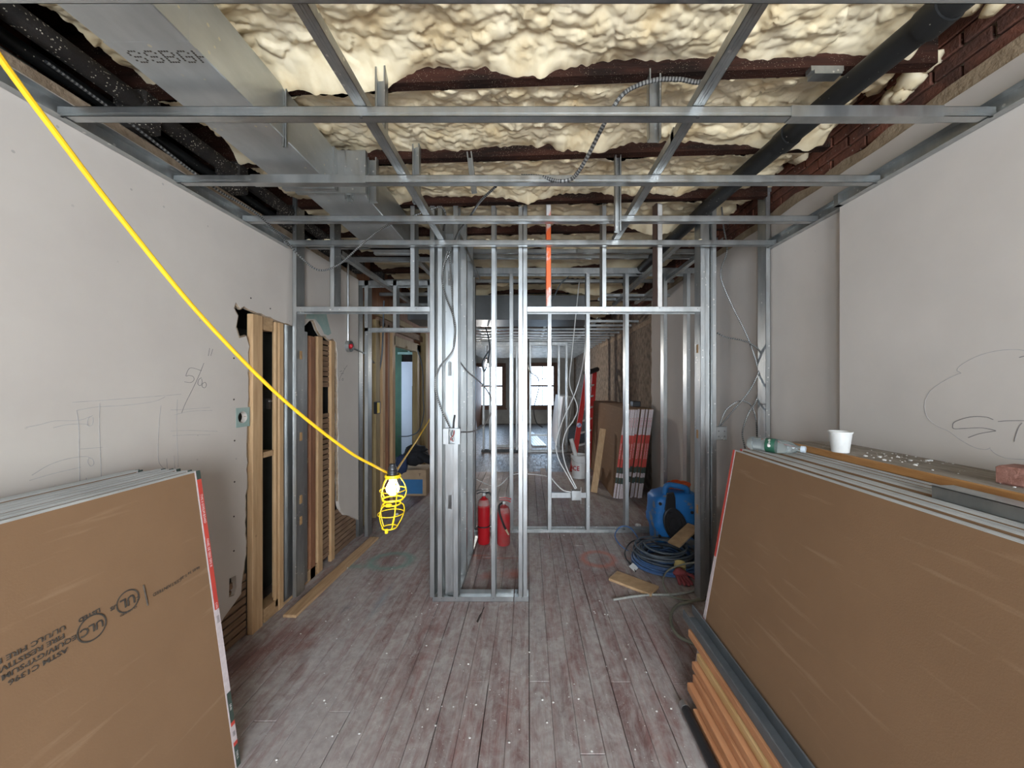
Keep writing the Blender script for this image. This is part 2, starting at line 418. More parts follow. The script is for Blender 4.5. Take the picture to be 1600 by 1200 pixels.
def foam_z(x, y, ya, yb):
    wx = x+.035*(vnoise(x, y, .09, 3)-.5); wy = y+.030*(vnoise(x, y, .07, 4)-.5)
    z = 2.925-.030*vnoise(x, y, .40, 1)-.020*vnoise(x, y, .15, 2)
    ta = y-ya; tb = yb-y; sd = 11+round(ya*7)
    n0 = vnoise(x, 0*x, .34, sd)
    zb = 2.866-.085*np.clip((n0-.36)/.5, 0, 1)+.022*(vnoise(x, 0*x, .06, sd+20)-.5)+.012*(vnoise(x, 0*x, .022, 5)-.5)
    za = 2.845+.02*vnoise(x, 0*x, .3, 23)
    ea = np.exp(-(ta/.10)**1.4); eb = np.exp(-(tb/.060)**1.6)
    z = z+(za-z)*ea; z = z+(zb+.012-z)*eb
    k = 1-.75*eb
    for s, hgt, q in ((.105, .024, 1), (.050, .020, 2), (.024, .0085, 5)):
        d, i = worley(wx*.72, wy, s, q)
        z -= k*hgt*(.35+.9*i)*(1-np.clip(d, 0, 1.1)**1.7)
    z = np.maximum(z, 2.772)
    xe = 1.53+.12*(vnoise(y*1.0, 0*y, .09, 61)-.5)
    f = np.clip((x-xe)/.13, 0, 1); f = f*f*(3-2*f)
    return z+(3.105-z)*f
fm = MB(); FV = []; FF = []; off = 0
for ya, yb in zip(JY[:-1], JY[1:]):
    if yb < .9 or ya > 7.5: continue
    y0, y1 = ya+.045, yb
    st = .0065 if y1 < 2.6 else (.014 if y1 < 3.7 else .03)
    xs = np.arange(-1.66, 1.75, st); ys = np.linspace(y0, y1, int((y1-y0)/st)+1)
    X, Yg = np.meshgrid(xs, ys)
    Z = foam_z(X, Yg, y0, y1)
    nr, nc = X.shape
    FV.append(np.stack([X.ravel(), (Yg-.045*X).ravel(), Z.ravel()], 1))
    idx = np.arange(nr*nc).reshape(nr, nc)+off
    FF.append(np.stack([idx[:-1,:-1].ravel(), idx[1:,:-1].ravel(), idx[1:,1:].ravel(), idx[:-1,1:].ravel()], 1)); off += nr*nc
me = bpy.data.meshes.new('spray_foam'); me.from_pydata(np.concatenate(FV).tolist(), [], np.concatenate(FF).tolist())
me.materials.append(foam_m); me.polygons.foreach_set('use_smooth', [True]*len(me.polygons))
foam = bpy.data.objects.new('spray_foam', me); COL.objects.link(foam)
tag(foam, 'lumpy cream spray foam insulation sprayed between the dark joists', 'insulation', kind='stuff')

# ------------------------------------------------------------------ walls
def wall_poly(name, outer, holes, fn, d0, d1, mat, parent=None, sub=0):
    bm = bmesh.new(); layers = []
    for d in (d0, d1):
        eds = []
        for loop in [outer]+holes:
            vs = [bm.verts.new(fn(u, v, d)) for u, v in loop]
            eds += [bm.edges.new((vs[i], vs[(i+1) % len(vs)])) for i in range(len(vs))]
        layers.append(list(eds))
        bmesh.ops.triangle_fill(bm, use_beauty=True, use_dissolve=False, edges=eds)
    for e0, e1 in zip(*layers):
        a, b2 = e0.verts; c2, d2 = e1.verts
        bm.faces.new((a, b2, d2, c2))
    bmesh.ops.recalc_face_normals(bm, faces=bm.faces)
    me = bpy.data.meshes.new(name); bm.to_mesh(me); bm.free(); me.materials.append(mat)
    o = bpy.data.objects.new(name, me); COL.objects.link(o)
    if parent: o.parent = parent
    return o
def ragged(p0, p1, n, amp):
    out = []
    for i in range(n):
        t = (i+.5)/n
        out.append((p0[0]+(p1[0]-p0[0])*t+random.uniform(-amp, amp), p0[1]+(p1[1]-p0[1])*t+random.uniform(-amp*.4, amp*.4)))
    return out
XL = -1.71
fnX = lambda u, v, d: Vector((d, u, v))
def circ(cy, cz, r, n=14): return [(cy+r*math.cos(2*PI*k/n), cz+r*math.sin(2*PI*k/n)) for k in range(n)]
oc = onX(379, 652, XL)
outer = [(Y_FRONT, 0), (1.78, 0), (1.86, .06), (1.95, .15), (2.05, .235), (2.12, .27), (2.175, .30), (2.18, .37), (2.195, .44)]
outer += ragged((2.205, .46), (2.232, 1.80), 34, .007)
outer += [(2.215, 1.84), (2.16, 1.82), (2.135, 1.88), (2.15, 1.95), (2.12, 1.99), (2.135, 2.03), (2.17, 2.0), (2.20, 2.02)]
outer += ragged((2.22, 2.01), (2.72, 1.965), 14, .010)
outer += [(2.80, 2.00), (2.86, 2.05), (2.92, 2.06), (2.97, 1.99), (3.02, 1.95), (3.08, 1.955), (3.14, 1.93), (3.20, 1.95), (3.255, 1.92)]
outer += ragged((3.265, 1.90), (3.30, .42), 30, .009)
outer += [(3.33, .40), (3.40, .33), (3.48, .30), (3.58, .24), (3.68, .18), (3.68, 2.60), (Y_FRONT, 2.60)]
wall_left = struct(wall_poly('wall_left', outer, [circ(oc.y, oc.z, .034), [(2.085,.33),(2.125,.32),(2.14,.36),(2.135,.43),(2.09,.435)]], fnX, XL, XL-.03, plaster))
# back of the stud cavity, seen through the openings
m = MB(); m.box(-2.08, -2.06, Y_FRONT, 3.70, 0, 2.62); m.box(-2.08, -1.745, 3.66, 3.69, 0, 2.60); m.build('back_board_light_stop', dark_void, wall_left)  # end cap added to stop light leaking into the cavity
# brown broken edge along the opening
m = MB()
e = [p for p in outer if 2.0 < p[0] < 3.3 and p[1] > .3]
for a, b2 in zip(e[:-1], e[1:]):
    if abs(a[0]-b2[0]) < .2 and abs(a[1]-b2[1]) < .2:
        m.tube([(XL-.012, a[0]+(0.006 if a[0] < 2.5 else -.006), a[1]), (XL-.012, b2[0]+(0.006 if b2[0] < 2.5 else -.006), b2[1])], random.uniform(.008, .012), 5)
m.build('broken_edge', plaster_edge, wall_left)
m = MB(); pt = wall_poly('patch_plate', [(oc.y-.05, oc.z-.058), (oc.y+.055, oc.z-.058), (oc.y+.055, oc.z+.058), (oc.y-.05, oc.z+.058)], [circ(oc.y, oc.z, .036)], fnX, XL+.0015, XL-.001, teal_m, wall_left)
# teal bare patch above the second opening
wall_poly('paint_patch', [(2.80,2.05),(2.84,2.13),(2.90,2.14),(2.93,2.17),(2.99,2.165),(3.05,2.19),(3.09,2.15),(3.12,2.08),(3.17,1.99),(3.12,1.965),(3.06,1.97),(3.0,2.03),(2.93,2.07)], [], fnX, XL+.001, XL-.001, teal_m, wall_left)
for (py_, pz_) in ((2.12, 1.70), (2.12, 1.46), (2.125, 1.22), (2.125, .98), (2.12, .78), (2.12, .58), (2.25, 2.08), (2.42, 2.05)):
    m = MB(); m.lathe([(0, 0), (.005, 0), (.005, .002)], (XL+.002, py_, pz_), 6, Matrix.Rotation(-PI/2, 3, 'Y')); m.build('nail_hole', gap_m, wall_left)
# lath exposed at the foot of the wall and in the second opening
for k in range(8):
    z = .015+k*.048
    y0 = 1.72+.045*k
    m = MB(); m.box(XL-.034, XL-.022, y0, 2.24, z, z+.036); m.build('lath', lath_m, wall_left)
for k in range(42):
    z = .06+k*.0445
    if 1.30 < z < 1.52: continue
    m = MB(); m.box(XL-.036, XL-.024, 3.045, 3.19, z+random.uniform(-.004,.004), z+.036); m.build('lath', lath_m, wall_left)
for k in range(9):
    z = .01+k*.046
    m = MB(); m.box(XL-.034, XL-.022, 3.24, 3.67, z, z+.036); m.build('lath', lath_m, wall_left)
# wooden door-frame studs inside the openings
def wood(name, mat, parent, x0, x1, y0, y1, z0, z1, b=.003):
    m = MB(); m.bbox(x0, x1, y0, y1, z0, z1, b); return m.build(name, mat, parent)
wood('wood_stud', pine, wall_left, -1.735, -1.698, 2.25, 2.337, .0, 1.985)
wood('wood_stud', red_wood, wall_left, -1.752, -1.738, 2.320, 2.362, .09, 1.985)
wood('wood_stud', pine, wall_left, -1.722, -1.705, 2.462, 2.490, .04, 1.97)
wood('wood_stud', pine, wall_left, -1.75, -1.700, 2.492, 2.540, .0, 1.97)
wood('blocking', pine_x, wall_left, -1.80, -1.712, 2.362, 2.455, 1.07, 1.108)
wood('blocking', pine_x, wall_left, -1.80, -1.712, 2.362, 2.452, 1.90, 1.985)
wood('sole_plate', pine_x, wall_left, -1.80, -1.705, 2.362, 2.70, .0, .09)
wood('wood_stud', red_wood, wall_left, -1.80, -1.715, 2.875, 2.945, .0, 1.93)
wood('wood_stud', pine, wall_left, -1.745, -1.712, 2.975, 3.045, .0, 1.94)
wood('wood_stud', pine, wall_left, -1.745, -1.715, 3.180, 3.240, .0, 1.93)
wood('sole_plate', pine_x, wall_left, -1.80, -1.715, 2.75, 3.0, .0, .09)
wood('blocking', pine_x, wall_left, -1.80, -1.73, 2.80, 2.875, .93, .97)
od = MB(); od.box(-1.99, -1.965, 2.30, 3.30, .02, 1.93); odo = od.build('shaft_panel', door_dark, wall_left)
m = MB(); m.box(-1.965, -1.945, 2.735, 2.76, 1.36, 1.44); m.tube([(-1.94,2.747,1.42),(-1.935,2.79,1.42)], .007, 6); m.build('door_pull', chrome, odo)
# steel studs standing in the wall plane
def c_profile_v(m, x0, x1, y0, y1, z0, z1, web, t=.0016, lip=.007, holes=()):
    """vertical C stud in the box; web on side '-x','+x','-y','+y'"""
    def slab(a0, a1, b0, b1): 
        segs = [z0]
        for h in sorted(holes): segs += [h-.05, h+.05]
        segs.append(z1)
        for k in range(0, len(segs), 2): m.box(a0, a1, b0, b1, segs[k], segs[k+1])
    if web in '-x+x':
        xa, xb = (x0, x0+t) if web == '-x' else (x1-t, x1)
        if holes:
            w = (y1-y0)
            m.box(xa, xb, y0, y0+w*.3, z0, z1); m.box(xa, xb, y1-w*.3, y1, z0, z1); slab(xa, xb, y0+w*.3, y1-w*.3)
        else: m.box(xa, xb, y0, y1, z0, z1)
        m.box(x0, x1, y0, y0+t, z0, z1); m.box(x0, x1, y1-t, y1, z0, z1)
        xl = (x1-t, x1) if web == '-x' else (x0, x0+t)
        m.box(xl[0], xl[1], y0, y0+lip, z0, z1); m.box(xl[0], xl[1], y1-lip, y1, z0, z1)
    else:
        ya, yb = (y0, y0+t) if web == '-y' else (y1-t, y1)
        if holes:
            w = (x1-x0)
            m.box(x0, x0+w*.32, ya, yb, z0, z1); m.box(x1-w*.32, x1, ya, yb, z0, z1); slab(x0+w*.32, x1-w*.32, ya, yb)
        else: m.box(x0, x1, ya, yb, z0, z1)
        m.box(x0, x0+t, y0, y1, z0, z1); m.box(x1-t, x1, y0, y1, z0, z1)
        yl = (y1-t, y1) if web == '-y' else (y0, y0+t)
        m.box(x0, x0+lip, yl[0], yl[1], z0, z1); m.box(x1-lip, x1, yl[0], yl[1], z0, z1)
def vstud(parent, x0, x1, y0, y1, z0, z1, web='+x', mat=None, holes=(), name='stud'):
    m = MB(); c_profile_v(m, x0, x1, y0, y1, z0, z1, web, holes=holes)
    return m.build(name, mat or galv, parent)
def htrack(parent, x0, x1, y0, y1, z0, z1, opening='up', axis='x', name='track', mat=None, t=.0016):
    """U track lying along axis in the box"""
    m = MB()
    zz = (z0, z0+t) if opening == 'up' else (z1-t, z1)
    m.box(x0, x1, y0, y1, zz[0], zz[1])
    if axis == 'x': m.box(x0, x1, y0, y0+t, z0, z1); m.box(x0, x1, y1-t, y1, z0, z1)
    else: m.box(x0, x0+t, y0, y1, z0, z1); m.box(x1-t, x1, y0, y1, z0, z1)
    return m.build(name, mat or galv, parent)
vstud(wall_left, -1.74, -1.698, 2.543, 2.632, .03, 1.965, '+x', galv_new, name='steel_stud')
vstud(wall_left, -1.76, -1.702, 2.735, 2.815, .03, 1.95, '+x', galv, name='steel_stud')
wood('wall_cap', plaster_edge, wall_left, -1.84, -1.735, Y_FRONT, 3.7, 2.602, 2.66, .006)

# right wall: near board, recessed plaster, broken edge, exposed brick above
XR0, XR1 = 1.70, 1.738
YS = 1.99
m = MB(); m.box(XR0, XR0+.016, Y_FRONT, YS, 0, 2.535); m.box(XR0+.016, XR1, YS-.016, YS, 0, 2.535)
wall_right = struct(m.build('wall_right', plaster_r))
ro = [(Y_FRONT, 0), (5.12, 0)] + ragged((5.12, .04), (5.14, 2.5), 40, .018) + [(5.14, 2.62)] + [(5.14-(5.14-Y_FRONT)*k/40, 2.715+random.uniform(-.006,.006)) for k in range(41)]
wall_poly('recessed_plaster', ro, [], fnX, XR1, XR1+.03, plaster_r, wall_right)
eo = [(Y_FRONT, 2.70), (5.10, 2.70)] + [(5.10-(5.10-Y_FRONT)*k/60, 2.785+random.uniform(-.014,.014)) for k in range(61)]
wall_poly('broken_plaster_edge', eo, [], fnX, XR1+.010, XR1+.040, M('ochre_scratch_coat', (.38,.29,.19), (.26,.19,.12), 9, .95, 0, .8, 40), wall_right)
eo = [(5.10, 0), (5.19, 0)] + ragged((5.19, .05), (5.20, 2.6), 40, .02) + [(5.10, 2.62)]
wall_poly('broken_plaster_edge', eo, [], fnX, XR1+.012, XR1+.05, plaster_edge, wall_right)
m = MB(); m.box(XR1+.055, XR1+.085, 5.0, Y_BACK+.2, 0, 2.47); m.build('grey_plaster', plaster_g, wall_right)
m = MB(); m.box(XR1+.045, XR1+.085, 5.0, 9.0, 2.44, 2.51); m.build('broken_plaster_edge', plaster_edge, wall_right)
m = MB(); m.box(XR1+.052, XR1+.20, Y_FRONT-.1, Y_BACK+.3, 0, 3.12); wall_brick = struct(m.build('wall_brick', mortar_m))
bk = {}
for r_ in range(6):
    z = 2.735+r_*.067
    y = .55+(r_ % 2)*.105
    while y < 6.2:
        k = random.randrange(4)
        if k not in bk:
            mm = MB(); j = [random.uniform(.003, .008) for _ in range(2)]
            mm.bbox(-.012-j[0], .012, .0, .200, 0, .057, .004); o = mm.build('brick', brick_m, wall_brick, local=True); bk[k] = o.data
        else:
            o = bpy.data.objects.new('brick', bk[k]); COL.objects.link(o); o.parent = wall_brick
        o.location = (XR1+.052+random.uniform(-.003,.002), y+random.uniform(-.003,.003), z); y += .211

# shell: wall behind the viewer with two windows, far wall with two windows, left outer wall
def wall_with_windows(name, y0, y1, x0, x1, z1, wins, mat):
    o = [(x0, 0), (x1, 0), (x1, z1), (x0, z1)]
    hs = [[(a, c), (b2, c), (b2, d), (a, d)] for a, b2, c, d in wins]
    return struct(wall_poly(name, o, hs, lambda u, v, d: Vector((u, d, v)), y0, y1, mat))
wall_with_windows('wall_front', Y_FRONT-.2, Y_FRONT, -3.7, 2.0, 3.12, WIN_FRONT, plaster)
wall_with_windows('wall_back', Y_BACK, Y_BACK+.2, -3.7, 2.0, 3.12, WIN_BACK, plaster_g)
GW = (6.3, 7.3, .9, 2.3)
o = [(Y_FRONT-.2, 0), (Y_BACK+.2, 0), (Y_BACK+.2, 3.12), (Y_FRONT-.2, 3.12)]
struct(wall_poly('wall_outer', o, [[(GW[0], GW[2]), (GW[1], GW[2]), (GW[1], GW[3]), (GW[0], GW[3])]], fnX, -3.7, -3.6, plaster_g))
# brick party wall visible above the left wall
m = MB(); m.box(-2.30, -2.22, Y_FRONT, 4.2, 2.3, 3.12); wall_left_brick = struct(m.build('wall_left_brick', mortar_m))
for r_ in range(7):
    z = 2.62+r_*.067; y = .2+(r_ % 2)*.105
    while y < 3.6:
        k = random.choice(list(bk)); o = bpy.data.objects.new('brick', bk[k]); COL.objects.link(o); o.parent = wall_left_brick
        o.location = (-2.215, y, z); o.scale = (-1, 1, 1); y += .211
# far windows
for i, (a, b2, c2, d2) in enumerate(WIN_BACK):
    m = MB(); w = .10
    for (p, q, r_, s_) in ((a-.12, a+.03, c2-.10, d2+.12), (b2-.03, b2+.12, c2-.10, d2+.12), (a, b2, d2-.03, d2+.12), (a, b2, c2-.10, c2+.03)):
        m.box(p, q, Y_BACK-.06, Y_BACK+.06, r_, s_)
    wn = struct(m.build('window_%d' % (i+1), brown_frame))
    zm = (c2+d2)/2
    m = MB(); m.box(a, b2, Y_BACK+.02, Y_BACK+.06, zm-.035, zm+.035); m.build('meeting_rail', brown_frame, wn)
    m = MB(); m.box((a+b2)/2-.014, (a+b2)/2+.014, Y_BACK+.03, Y_BACK+.05, c2, d2); m.build('glazing_bar', brown_frame, wn)
    m = MB(); m.box(a-.16, b2+.16, Y_BACK-.16, Y_BACK, c2-.14, c2-.09); m.build('window_sill', brown_frame, wn)
    for (r_, s_) in ((c2, zm), (zm, d2)):
        m = MB(); m.box(a, b2, Y_BACK+.038, Y_BACK+.042, r_, s_); m.build('pane', pane_m, wn)

# left side beyond the plaster: corridor wall of old studs with a doorway, green room behind
XC = -1.76
m = MB(); m.box(-1.90, -1.87, 3.68, 4.80, 0, 2.17); m.box(-1.90, -1.80, 3.68, 7.6, 2.17, 3.1); m.box(-1.9, -1.8, 6.05, 14.2, 0, 2.17); 
wall_corr = struct(m.build('wall_corridor', red_wood))
for (y0, y1, mt) in ((3.99, 4.04, olive_wood), (4.22, 4.34, olive_wood), (4.42, 4.50, pine), (4.58, 4.64, red_wood), (4.74, 4.84, pine)):
    wood('wood_stud', mt, wall_corr, -1.84, XC, y0, y1, 0, 2.3)
wood('door_jamb', olive_wood, wall_corr, -1.84, XC, 5.80, 5.98, 0, 2.18)
wood('wood_stud', olive_wood, wall_corr, -1.84, XC+.05, 6.1, 6.25, 0, 2.4)
wood('door_header', olive_wood, wall_corr, -1.84, XC, 4.80, 6.0, 2.06, 2.19)
wood('door_header', lath_m, wall_corr, -1.84, XC, 4.30, 6.2, 2.25, 2.34)
for k in range(7): wood('plank', red_wood, wall_corr, -1.868, -1.85, 3.70+k*.155, 3.85+k*.155, .02, 2.12, .004)
wood('upper_plank', olive_wood, wall_corr, -1.82, -1.765, 3.72, 5.6, 2.36, 2.44)
m = MB()
for (a, b2, c2, d2) in ((-3.6, -2.62, 0, 3.1), (-2.12, -1.9, 0, 3.1), (-2.62, -2.12, 2.62, 3.1)): m.box(a, b2, 7.5, 7.6, c2, d2)
gwall = struct(m.build('wall_green', green_wall))
m = MB(); m.box(-2.66, -2.10, 7.44, 7.50, 2.15, 2.20); m.box(-2.45, -2.42, 7.44, 7.5, 2.2, 2.62); m.build('transom_trim', [mint], gwall)
m = MB(); m.box(-2.66, -2.57, 7.42, 7.5, 0, 2.15); m.box(-2.14, -2.08, 7.42, 7.5, 0, 2.15); m.build('door_casing', green_wall, gwall)
m = MB(); m.box(-2.62, -2.12, 7.47, 7.52, 2.2, 2.62); m.build('transom_panel', green_wall, gwall)
m = MB(); m.box(-3.6, 1.9, 8.9, 8.95, 0, 3.1)
wp = MB(); wp.box(-2.56, -2.30, 7.38, 7.41, .003, 2.0)
tag(wp.build('wall_board', white_panel), 'pale blue-white board standing beyond the far green doorway', 'board')
m = MB(); m.prism([(-2.33, .003), (-2.20, .003), (-2.24, 1.75), (-2.33, 1.5)], lambda u, v, d: Vector((u, d, v)), 7.33, 7.36)
tag(m.build('dark_sheet', black_pl), 'dark sheet leaning beside the pale board beyond green doorway', 'sheet')

# ------------------------------------------------------------------ upper left: joist stubs, black pipes, duct
for i, yj in enumerate(JY):
    if .8 < yj < 4.2:
        m = MB(); m.bbox(-1.80, -1.655, yj+.06, yj+.14, 2.665, 2.83, .01)
        m.build('joist_stub', char_m, ceiling)
m = MB(); m.tube([(-1.70, -.6, 2.775), (-1.70, 3.6, 2.77)], .040, 10)
tag(m.build('iron_pipe', char_m, smooth=True), 'thick soot-black pipe with foam specks beside the duct above left wall', 'pipe')
m = MB(); m.tube([(-1.80, -.6, 2.75), (-1.80, 3.6, 2.73)], .026, 10)
tag(m.build('iron_pipe', pipe_blk, smooth=True), 'thin black pipe running just above the left wall top', 'pipe')
m = MB(); m.box(-2.19, -2.17, .6, 3.2, 2.66, 2.94)
tag(m.build('gypsum_strip', M('mottled_board', (.42,.46,.42), (.12,.13,.11), 5, .8)), 'mottled pale board scraps behind the black pipes at upper left', 'board')
t = thing('air_duct', 'large rectangular sheet-metal duct with dotted stencil under the foam', 'duct', (-1.17, -.9, 2.6))
m = MB(); m.bbox(-1.304, -1.04, -.95, 1.96, 2.60, 2.815, .003); bd = m.build('duct_body', duct_m, t)
m = MB(); m.box(-1.312, -1.032, 1.945, 1.975, 2.592, 2.818); m.build('flange', galv, t)
for y in (.28, 1.12):
    m = MB(); m.box(-1.3045, -1.0395, y, y+.022, 2.5995, 2.8155); m.build('seam_cleat', duct_m, t)
# dotted stencil on the duct belly
dots = {'S': ["01110","10001","10000","01110","00001","10001","01110"], 'G': ["01110","10001","10000","10111","10001","10001","01110"],
        'B': ["11110","10001","10001","11110","10001","10001","11110"], 'H': ["10001","10001","10001","11111","10001","10001","10001"]}
m = MB()
p0 = onZ(205, 88, 2.60)
for ci, ch in enumerate("SSBGH"):
    for r_, rowd in enumerate(dots[ch]):
        for c2, q in enumerate(rowd):
            if q == '1':
                x = p0.x+ci*.052+c2*.0085; y = p0.y-.02+r_*.0065
                if x < -1.045: m.box(x, x+.006, y, y+.0042, 2.5992, 2.6)
m.build('stencil', ink, t)
t = thing('air_duct', 'offset sheet-metal duct section continuing past the flange over the partition', 'duct', (-1.05, 1.98, 2.6))
m = MB(); m.bbox(-1.23, -.905, 1.98, 2.95, 2.60, 2.812, .003); m.build('duct_body', duct_m, t)
m = MB(); m.box(-1.24, -.895, 2.93, 2.97, 2.595, 2.816); m.build('flange', galv, t)
m = MB(); m.box(-1.26, -.88, 1.976, 2.0, 2.585, 2.817); m.build('flange', galv, t)
m = MB(); m.box(-1.65, .85, 5.0, 5.6, 2.43, 2.765); 
tag(m.build('duct_soffit', M('dull_dark_steel', (.13,.135,.135), None, 5, .5, .6)), 'dark transverse duct box hung across the rear ceiling', 'duct')
# black pipe upper right
m = MB(); pr = [Vector((1.34, .3, 2.70)), Vector((1.315, .9, 2.71)), Vector((1.235, 1.7, 2.72)), Vector((1.20, 2.6, 2.74)), Vector((1.18, 4.4, 2.76))]
t = thing('iron_pipe', 'long black cast-iron pipe slung under the foam along the brick wall', 'pipe', pr[0])
m.tube(cr(pr, 6), .046, 16); m.build('pipe_run', pipe_blk, t, smooth=True)
for k in ((1.292, 1.15, 2.713), (1.233, 1.74, 2.72)):
    m = MB(); m.tube([Vector(k)-Vector((0,.035,0)), Vector(k)+Vector((-.002,.035,0))], .053, 16); m.build('coupling', pipe_blk, t, smooth=True)
m = MB(); m.box(1.13, 1.26, 1.455, 1.485, 2.80, 2.82); m.box(1.14, 1.25, 1.45, 1.49, 2.785, 2.802); m.build('pipe_clamp', galv, t)
# bits of foam along the brick wall and pipe
fb = MB(); 
ico = [(0,0,1),(0,0,-1)]
def blob(m, c, r, sq=(1,1,1), n=7):
    prof = [(math.sin(PI*k/n), -math.cos(PI*k/n)) for k in range(n+1)]
    vs = []; fs = []
    q = 10
    for (a, zz) in prof:
        for k in range(q):
            th = 2*PI*k/q; j = random.uniform(.82, 1.15)
            vs.append((c[0]+a*math.cos(th)*r*sq[0]*j, c[1]+a*math.sin(th)*r*sq[1]*j, c[2]+zz*r*sq[2]*j))
    for i in range(n):
        for k in range(q): fs.append((i*q+k, i*q+(k+1) % q, (i+1)*q+(k+1) % q, (i+1)*q+k))
    m.add(vs, fs)
for k in range(110):
    y = random.uniform(.7, 3.6); 
    blob(fb, (1.66+random.uniform(-.08,.08), y, 3.02+random.uniform(-.05,.05)), random.uniform(.02,.045), (1,1.3,.9))
for (y, z, r_) in ((1.62, 2.86, .06), (1.70, 2.85, .05), (1.55, 2.88, .05), (1.66, 2.83, .045), (1.28, 2.90, .05), (1.33, 2.89, .04)):
    blob(fb, (1.70, y, z+.04), r_*.8, (1, 1.2, .9))
tag(fb.build('foam_overspill', foam_m, smooth=True, angle=180), 'lumps of cream foam spilling down the brick wall top', 'insulation', kind='stuff')

# ------------------------------------------------------------------ suspended ceiling grid
ZG = 2.517
t = thing('ceiling_grid', 'galvanised suspended ceiling grid of cross channels and runners', 'ceiling grid', (0, 0, ZG))
grid = t
def cross(y, x0, x1, z=ZG, h=.036, w=.034, splice=None, par=None):
    m = MB(); tt = .0015
    m.box(x0, x1, y-w, y, z, z+tt)                           # bottom flange
    m.box(x0, x1, y-w, y-w+tt, z, z+h); m.box(x0, x1, y-tt, y, z, z+h)
    m.box(x0, x1, y-w, y-w+.008, z+h-tt, z+h); m.box(x0, x1, y-.008, y, z+h-tt, z+h)
    m.box(x0, x1, y-w-.0012, y-w, z+h*.30, z+h*.42)           # rolled rib
    o = m.build('cross_channel', galv_new, par or grid)
    if splice is not None:
        m = MB(); m.box(splice, splice+.55, y-w-.0035, y-w-.001, z-.001, z+h+.001); m.box(splice, splice+.55, y-w-.003, y, z-.003, z-.001); m.build('splice_sleeve', galv_new, o)
    return o
for y, sp in ((.928, None), (1.351, .95), (1.784, -1.33), (2.205, None), (2.572, None)):
    cross(y, XL+.01, XR0-.01 if y < 1.9 else XR1-.01, splice=sp)
def runner(x, y0, y1, z=ZG+.037, w=.042, h=.036, par=None):
    m = MB(); tt = .0015
    m.box(x-w/2, x+w/2, y0, y1, z, z+tt); m.box(x-w/2, x-w/2+tt, y0, y1, z, z+h); m.box(x+w/2-tt, x+w/2, y0, y1, z, z+h)
    m.box(x-.006, x-.003, y0, y1, z-.0015, z); m.box(x+.003, x+.006, y0, y1, z-.0015, z)
    return m.build('runner_channel', galv, par or grid)
runner(-.604, -.6, 2.585); runner(.615, -.6, 2.585)
def wall_track(x, s, y0, y1, z=ZG-.004, h=.062, d=.034):
    m = MB(); tt = .0015; a, b2 = (x, x+s*d) if s > 0 else (x-d, x)
    m.box(a, b2, y0, y1, z, z+tt); m.box(a, b2, y0, y1, z+h-tt, z+h)
    wx = x if s > 0 else x-tt
    m.box(wx, wx+tt, y0, y1, z, z+h)
    return m.build('wall_track', galv, grid)
wall_track(XL+.001, 1, -1.5, 2.58); wall_track(XR0-.001, -1, -1.5, YS); wall_track(XR1-.001, -1, YS, 2.62)
m = MB(); m.box(XR0-.034, XR1, YS-.03, YS, ZG-.004, ZG+.058); m.build('track_return', galv, grid)
def hanger(x, y, z0, z1, w=.042, d=.03, mat=None, tilt=0):
    m = MB(); m.T = Matrix.Translation((x, y, z0)) @ Matrix.Rotation(tilt, 4, 'Y')
    c_profile_v(m, -w/2, w/2, 0, d, 0, z1-z0, '+y'); m.build('hanger', mat or galv, grid)
hanger(-.604, 1.49, 2.555, 2.905); hanger(.52, 1.49, 2.555, 2.84, .05); hanger(.615, 1.49, 2.555, 2.60)
hanger(-.62, 2.015, 2.555, 2.88, .04); hanger(-.30, 2.02, 2.62, 2.84, .03, tilt=-.12); hanger(.50, 2.02, 2.40, 2.90, .035); hanger(-.98, 1.99, 2.56, 2.82, .035)
hanger(-1.035, 1.55, 2.56, 2.85, .02, .01); hanger(-.86, 2.01, 2.56, 2.80, .05)
for x, y in ((-.604, 1.34), (-.604, 1.77), (.615, 1.34), (.615, 1.77), (-.604, 2.19), (1.67, 1.335), (-1.68, 1.335), (1.67, 1.77), (-1.68, 1.77)):
    m = MB(); m.lathe([(.0, 0), (.006, 0), (.004, .004)], (x, y-.02, ZG-.004), 8); m.build('screw', screw_m, grid)

# rear ceiling grid behind the partitions
t2 = thing('ceiling_grid', 'rows of bare steel channels on the ceiling of the rear room', 'ceiling grid', (0, 6, 2.5))
for y in (3.36, 3.50, 4.32):
    cross(y, -.60 if y < 4 else -1.7, XR1-.02, z=2.745, par=t2)
y = 5.75
while y < 13.8:
    cross(y, -1.75, XR1, par=t2); y += .41
for x in (-.9, .3, 1.1): runner(x, 5.65, 13.9, par=t2)
runner(1.15, 2.75, 4.9, z=2.60, par=t2); runner(1.45, 2.75, 4.9, z=2.62, par=t2)
for y in (4.7, 4.5): cross(y, .9, XR1, z=2.62, par=t2)
t3 = thing('ceiling_grid', 'bare steel channels over the narrow corridor on the left', 'ceiling grid', (-1.2, 4, 2.5))
for y in (2.85, 3.15, 4.2, 4.75, 5.3, 5.9): cross(y, -1.70, -.72, z=2.56 if y > 3.9 else 2.60, par=t3)
runner(-1.42, 2.75, 6.5, z=2.52, par=t3); runner(-.95, 2.75, 6.5, z=2.61, par=t3)

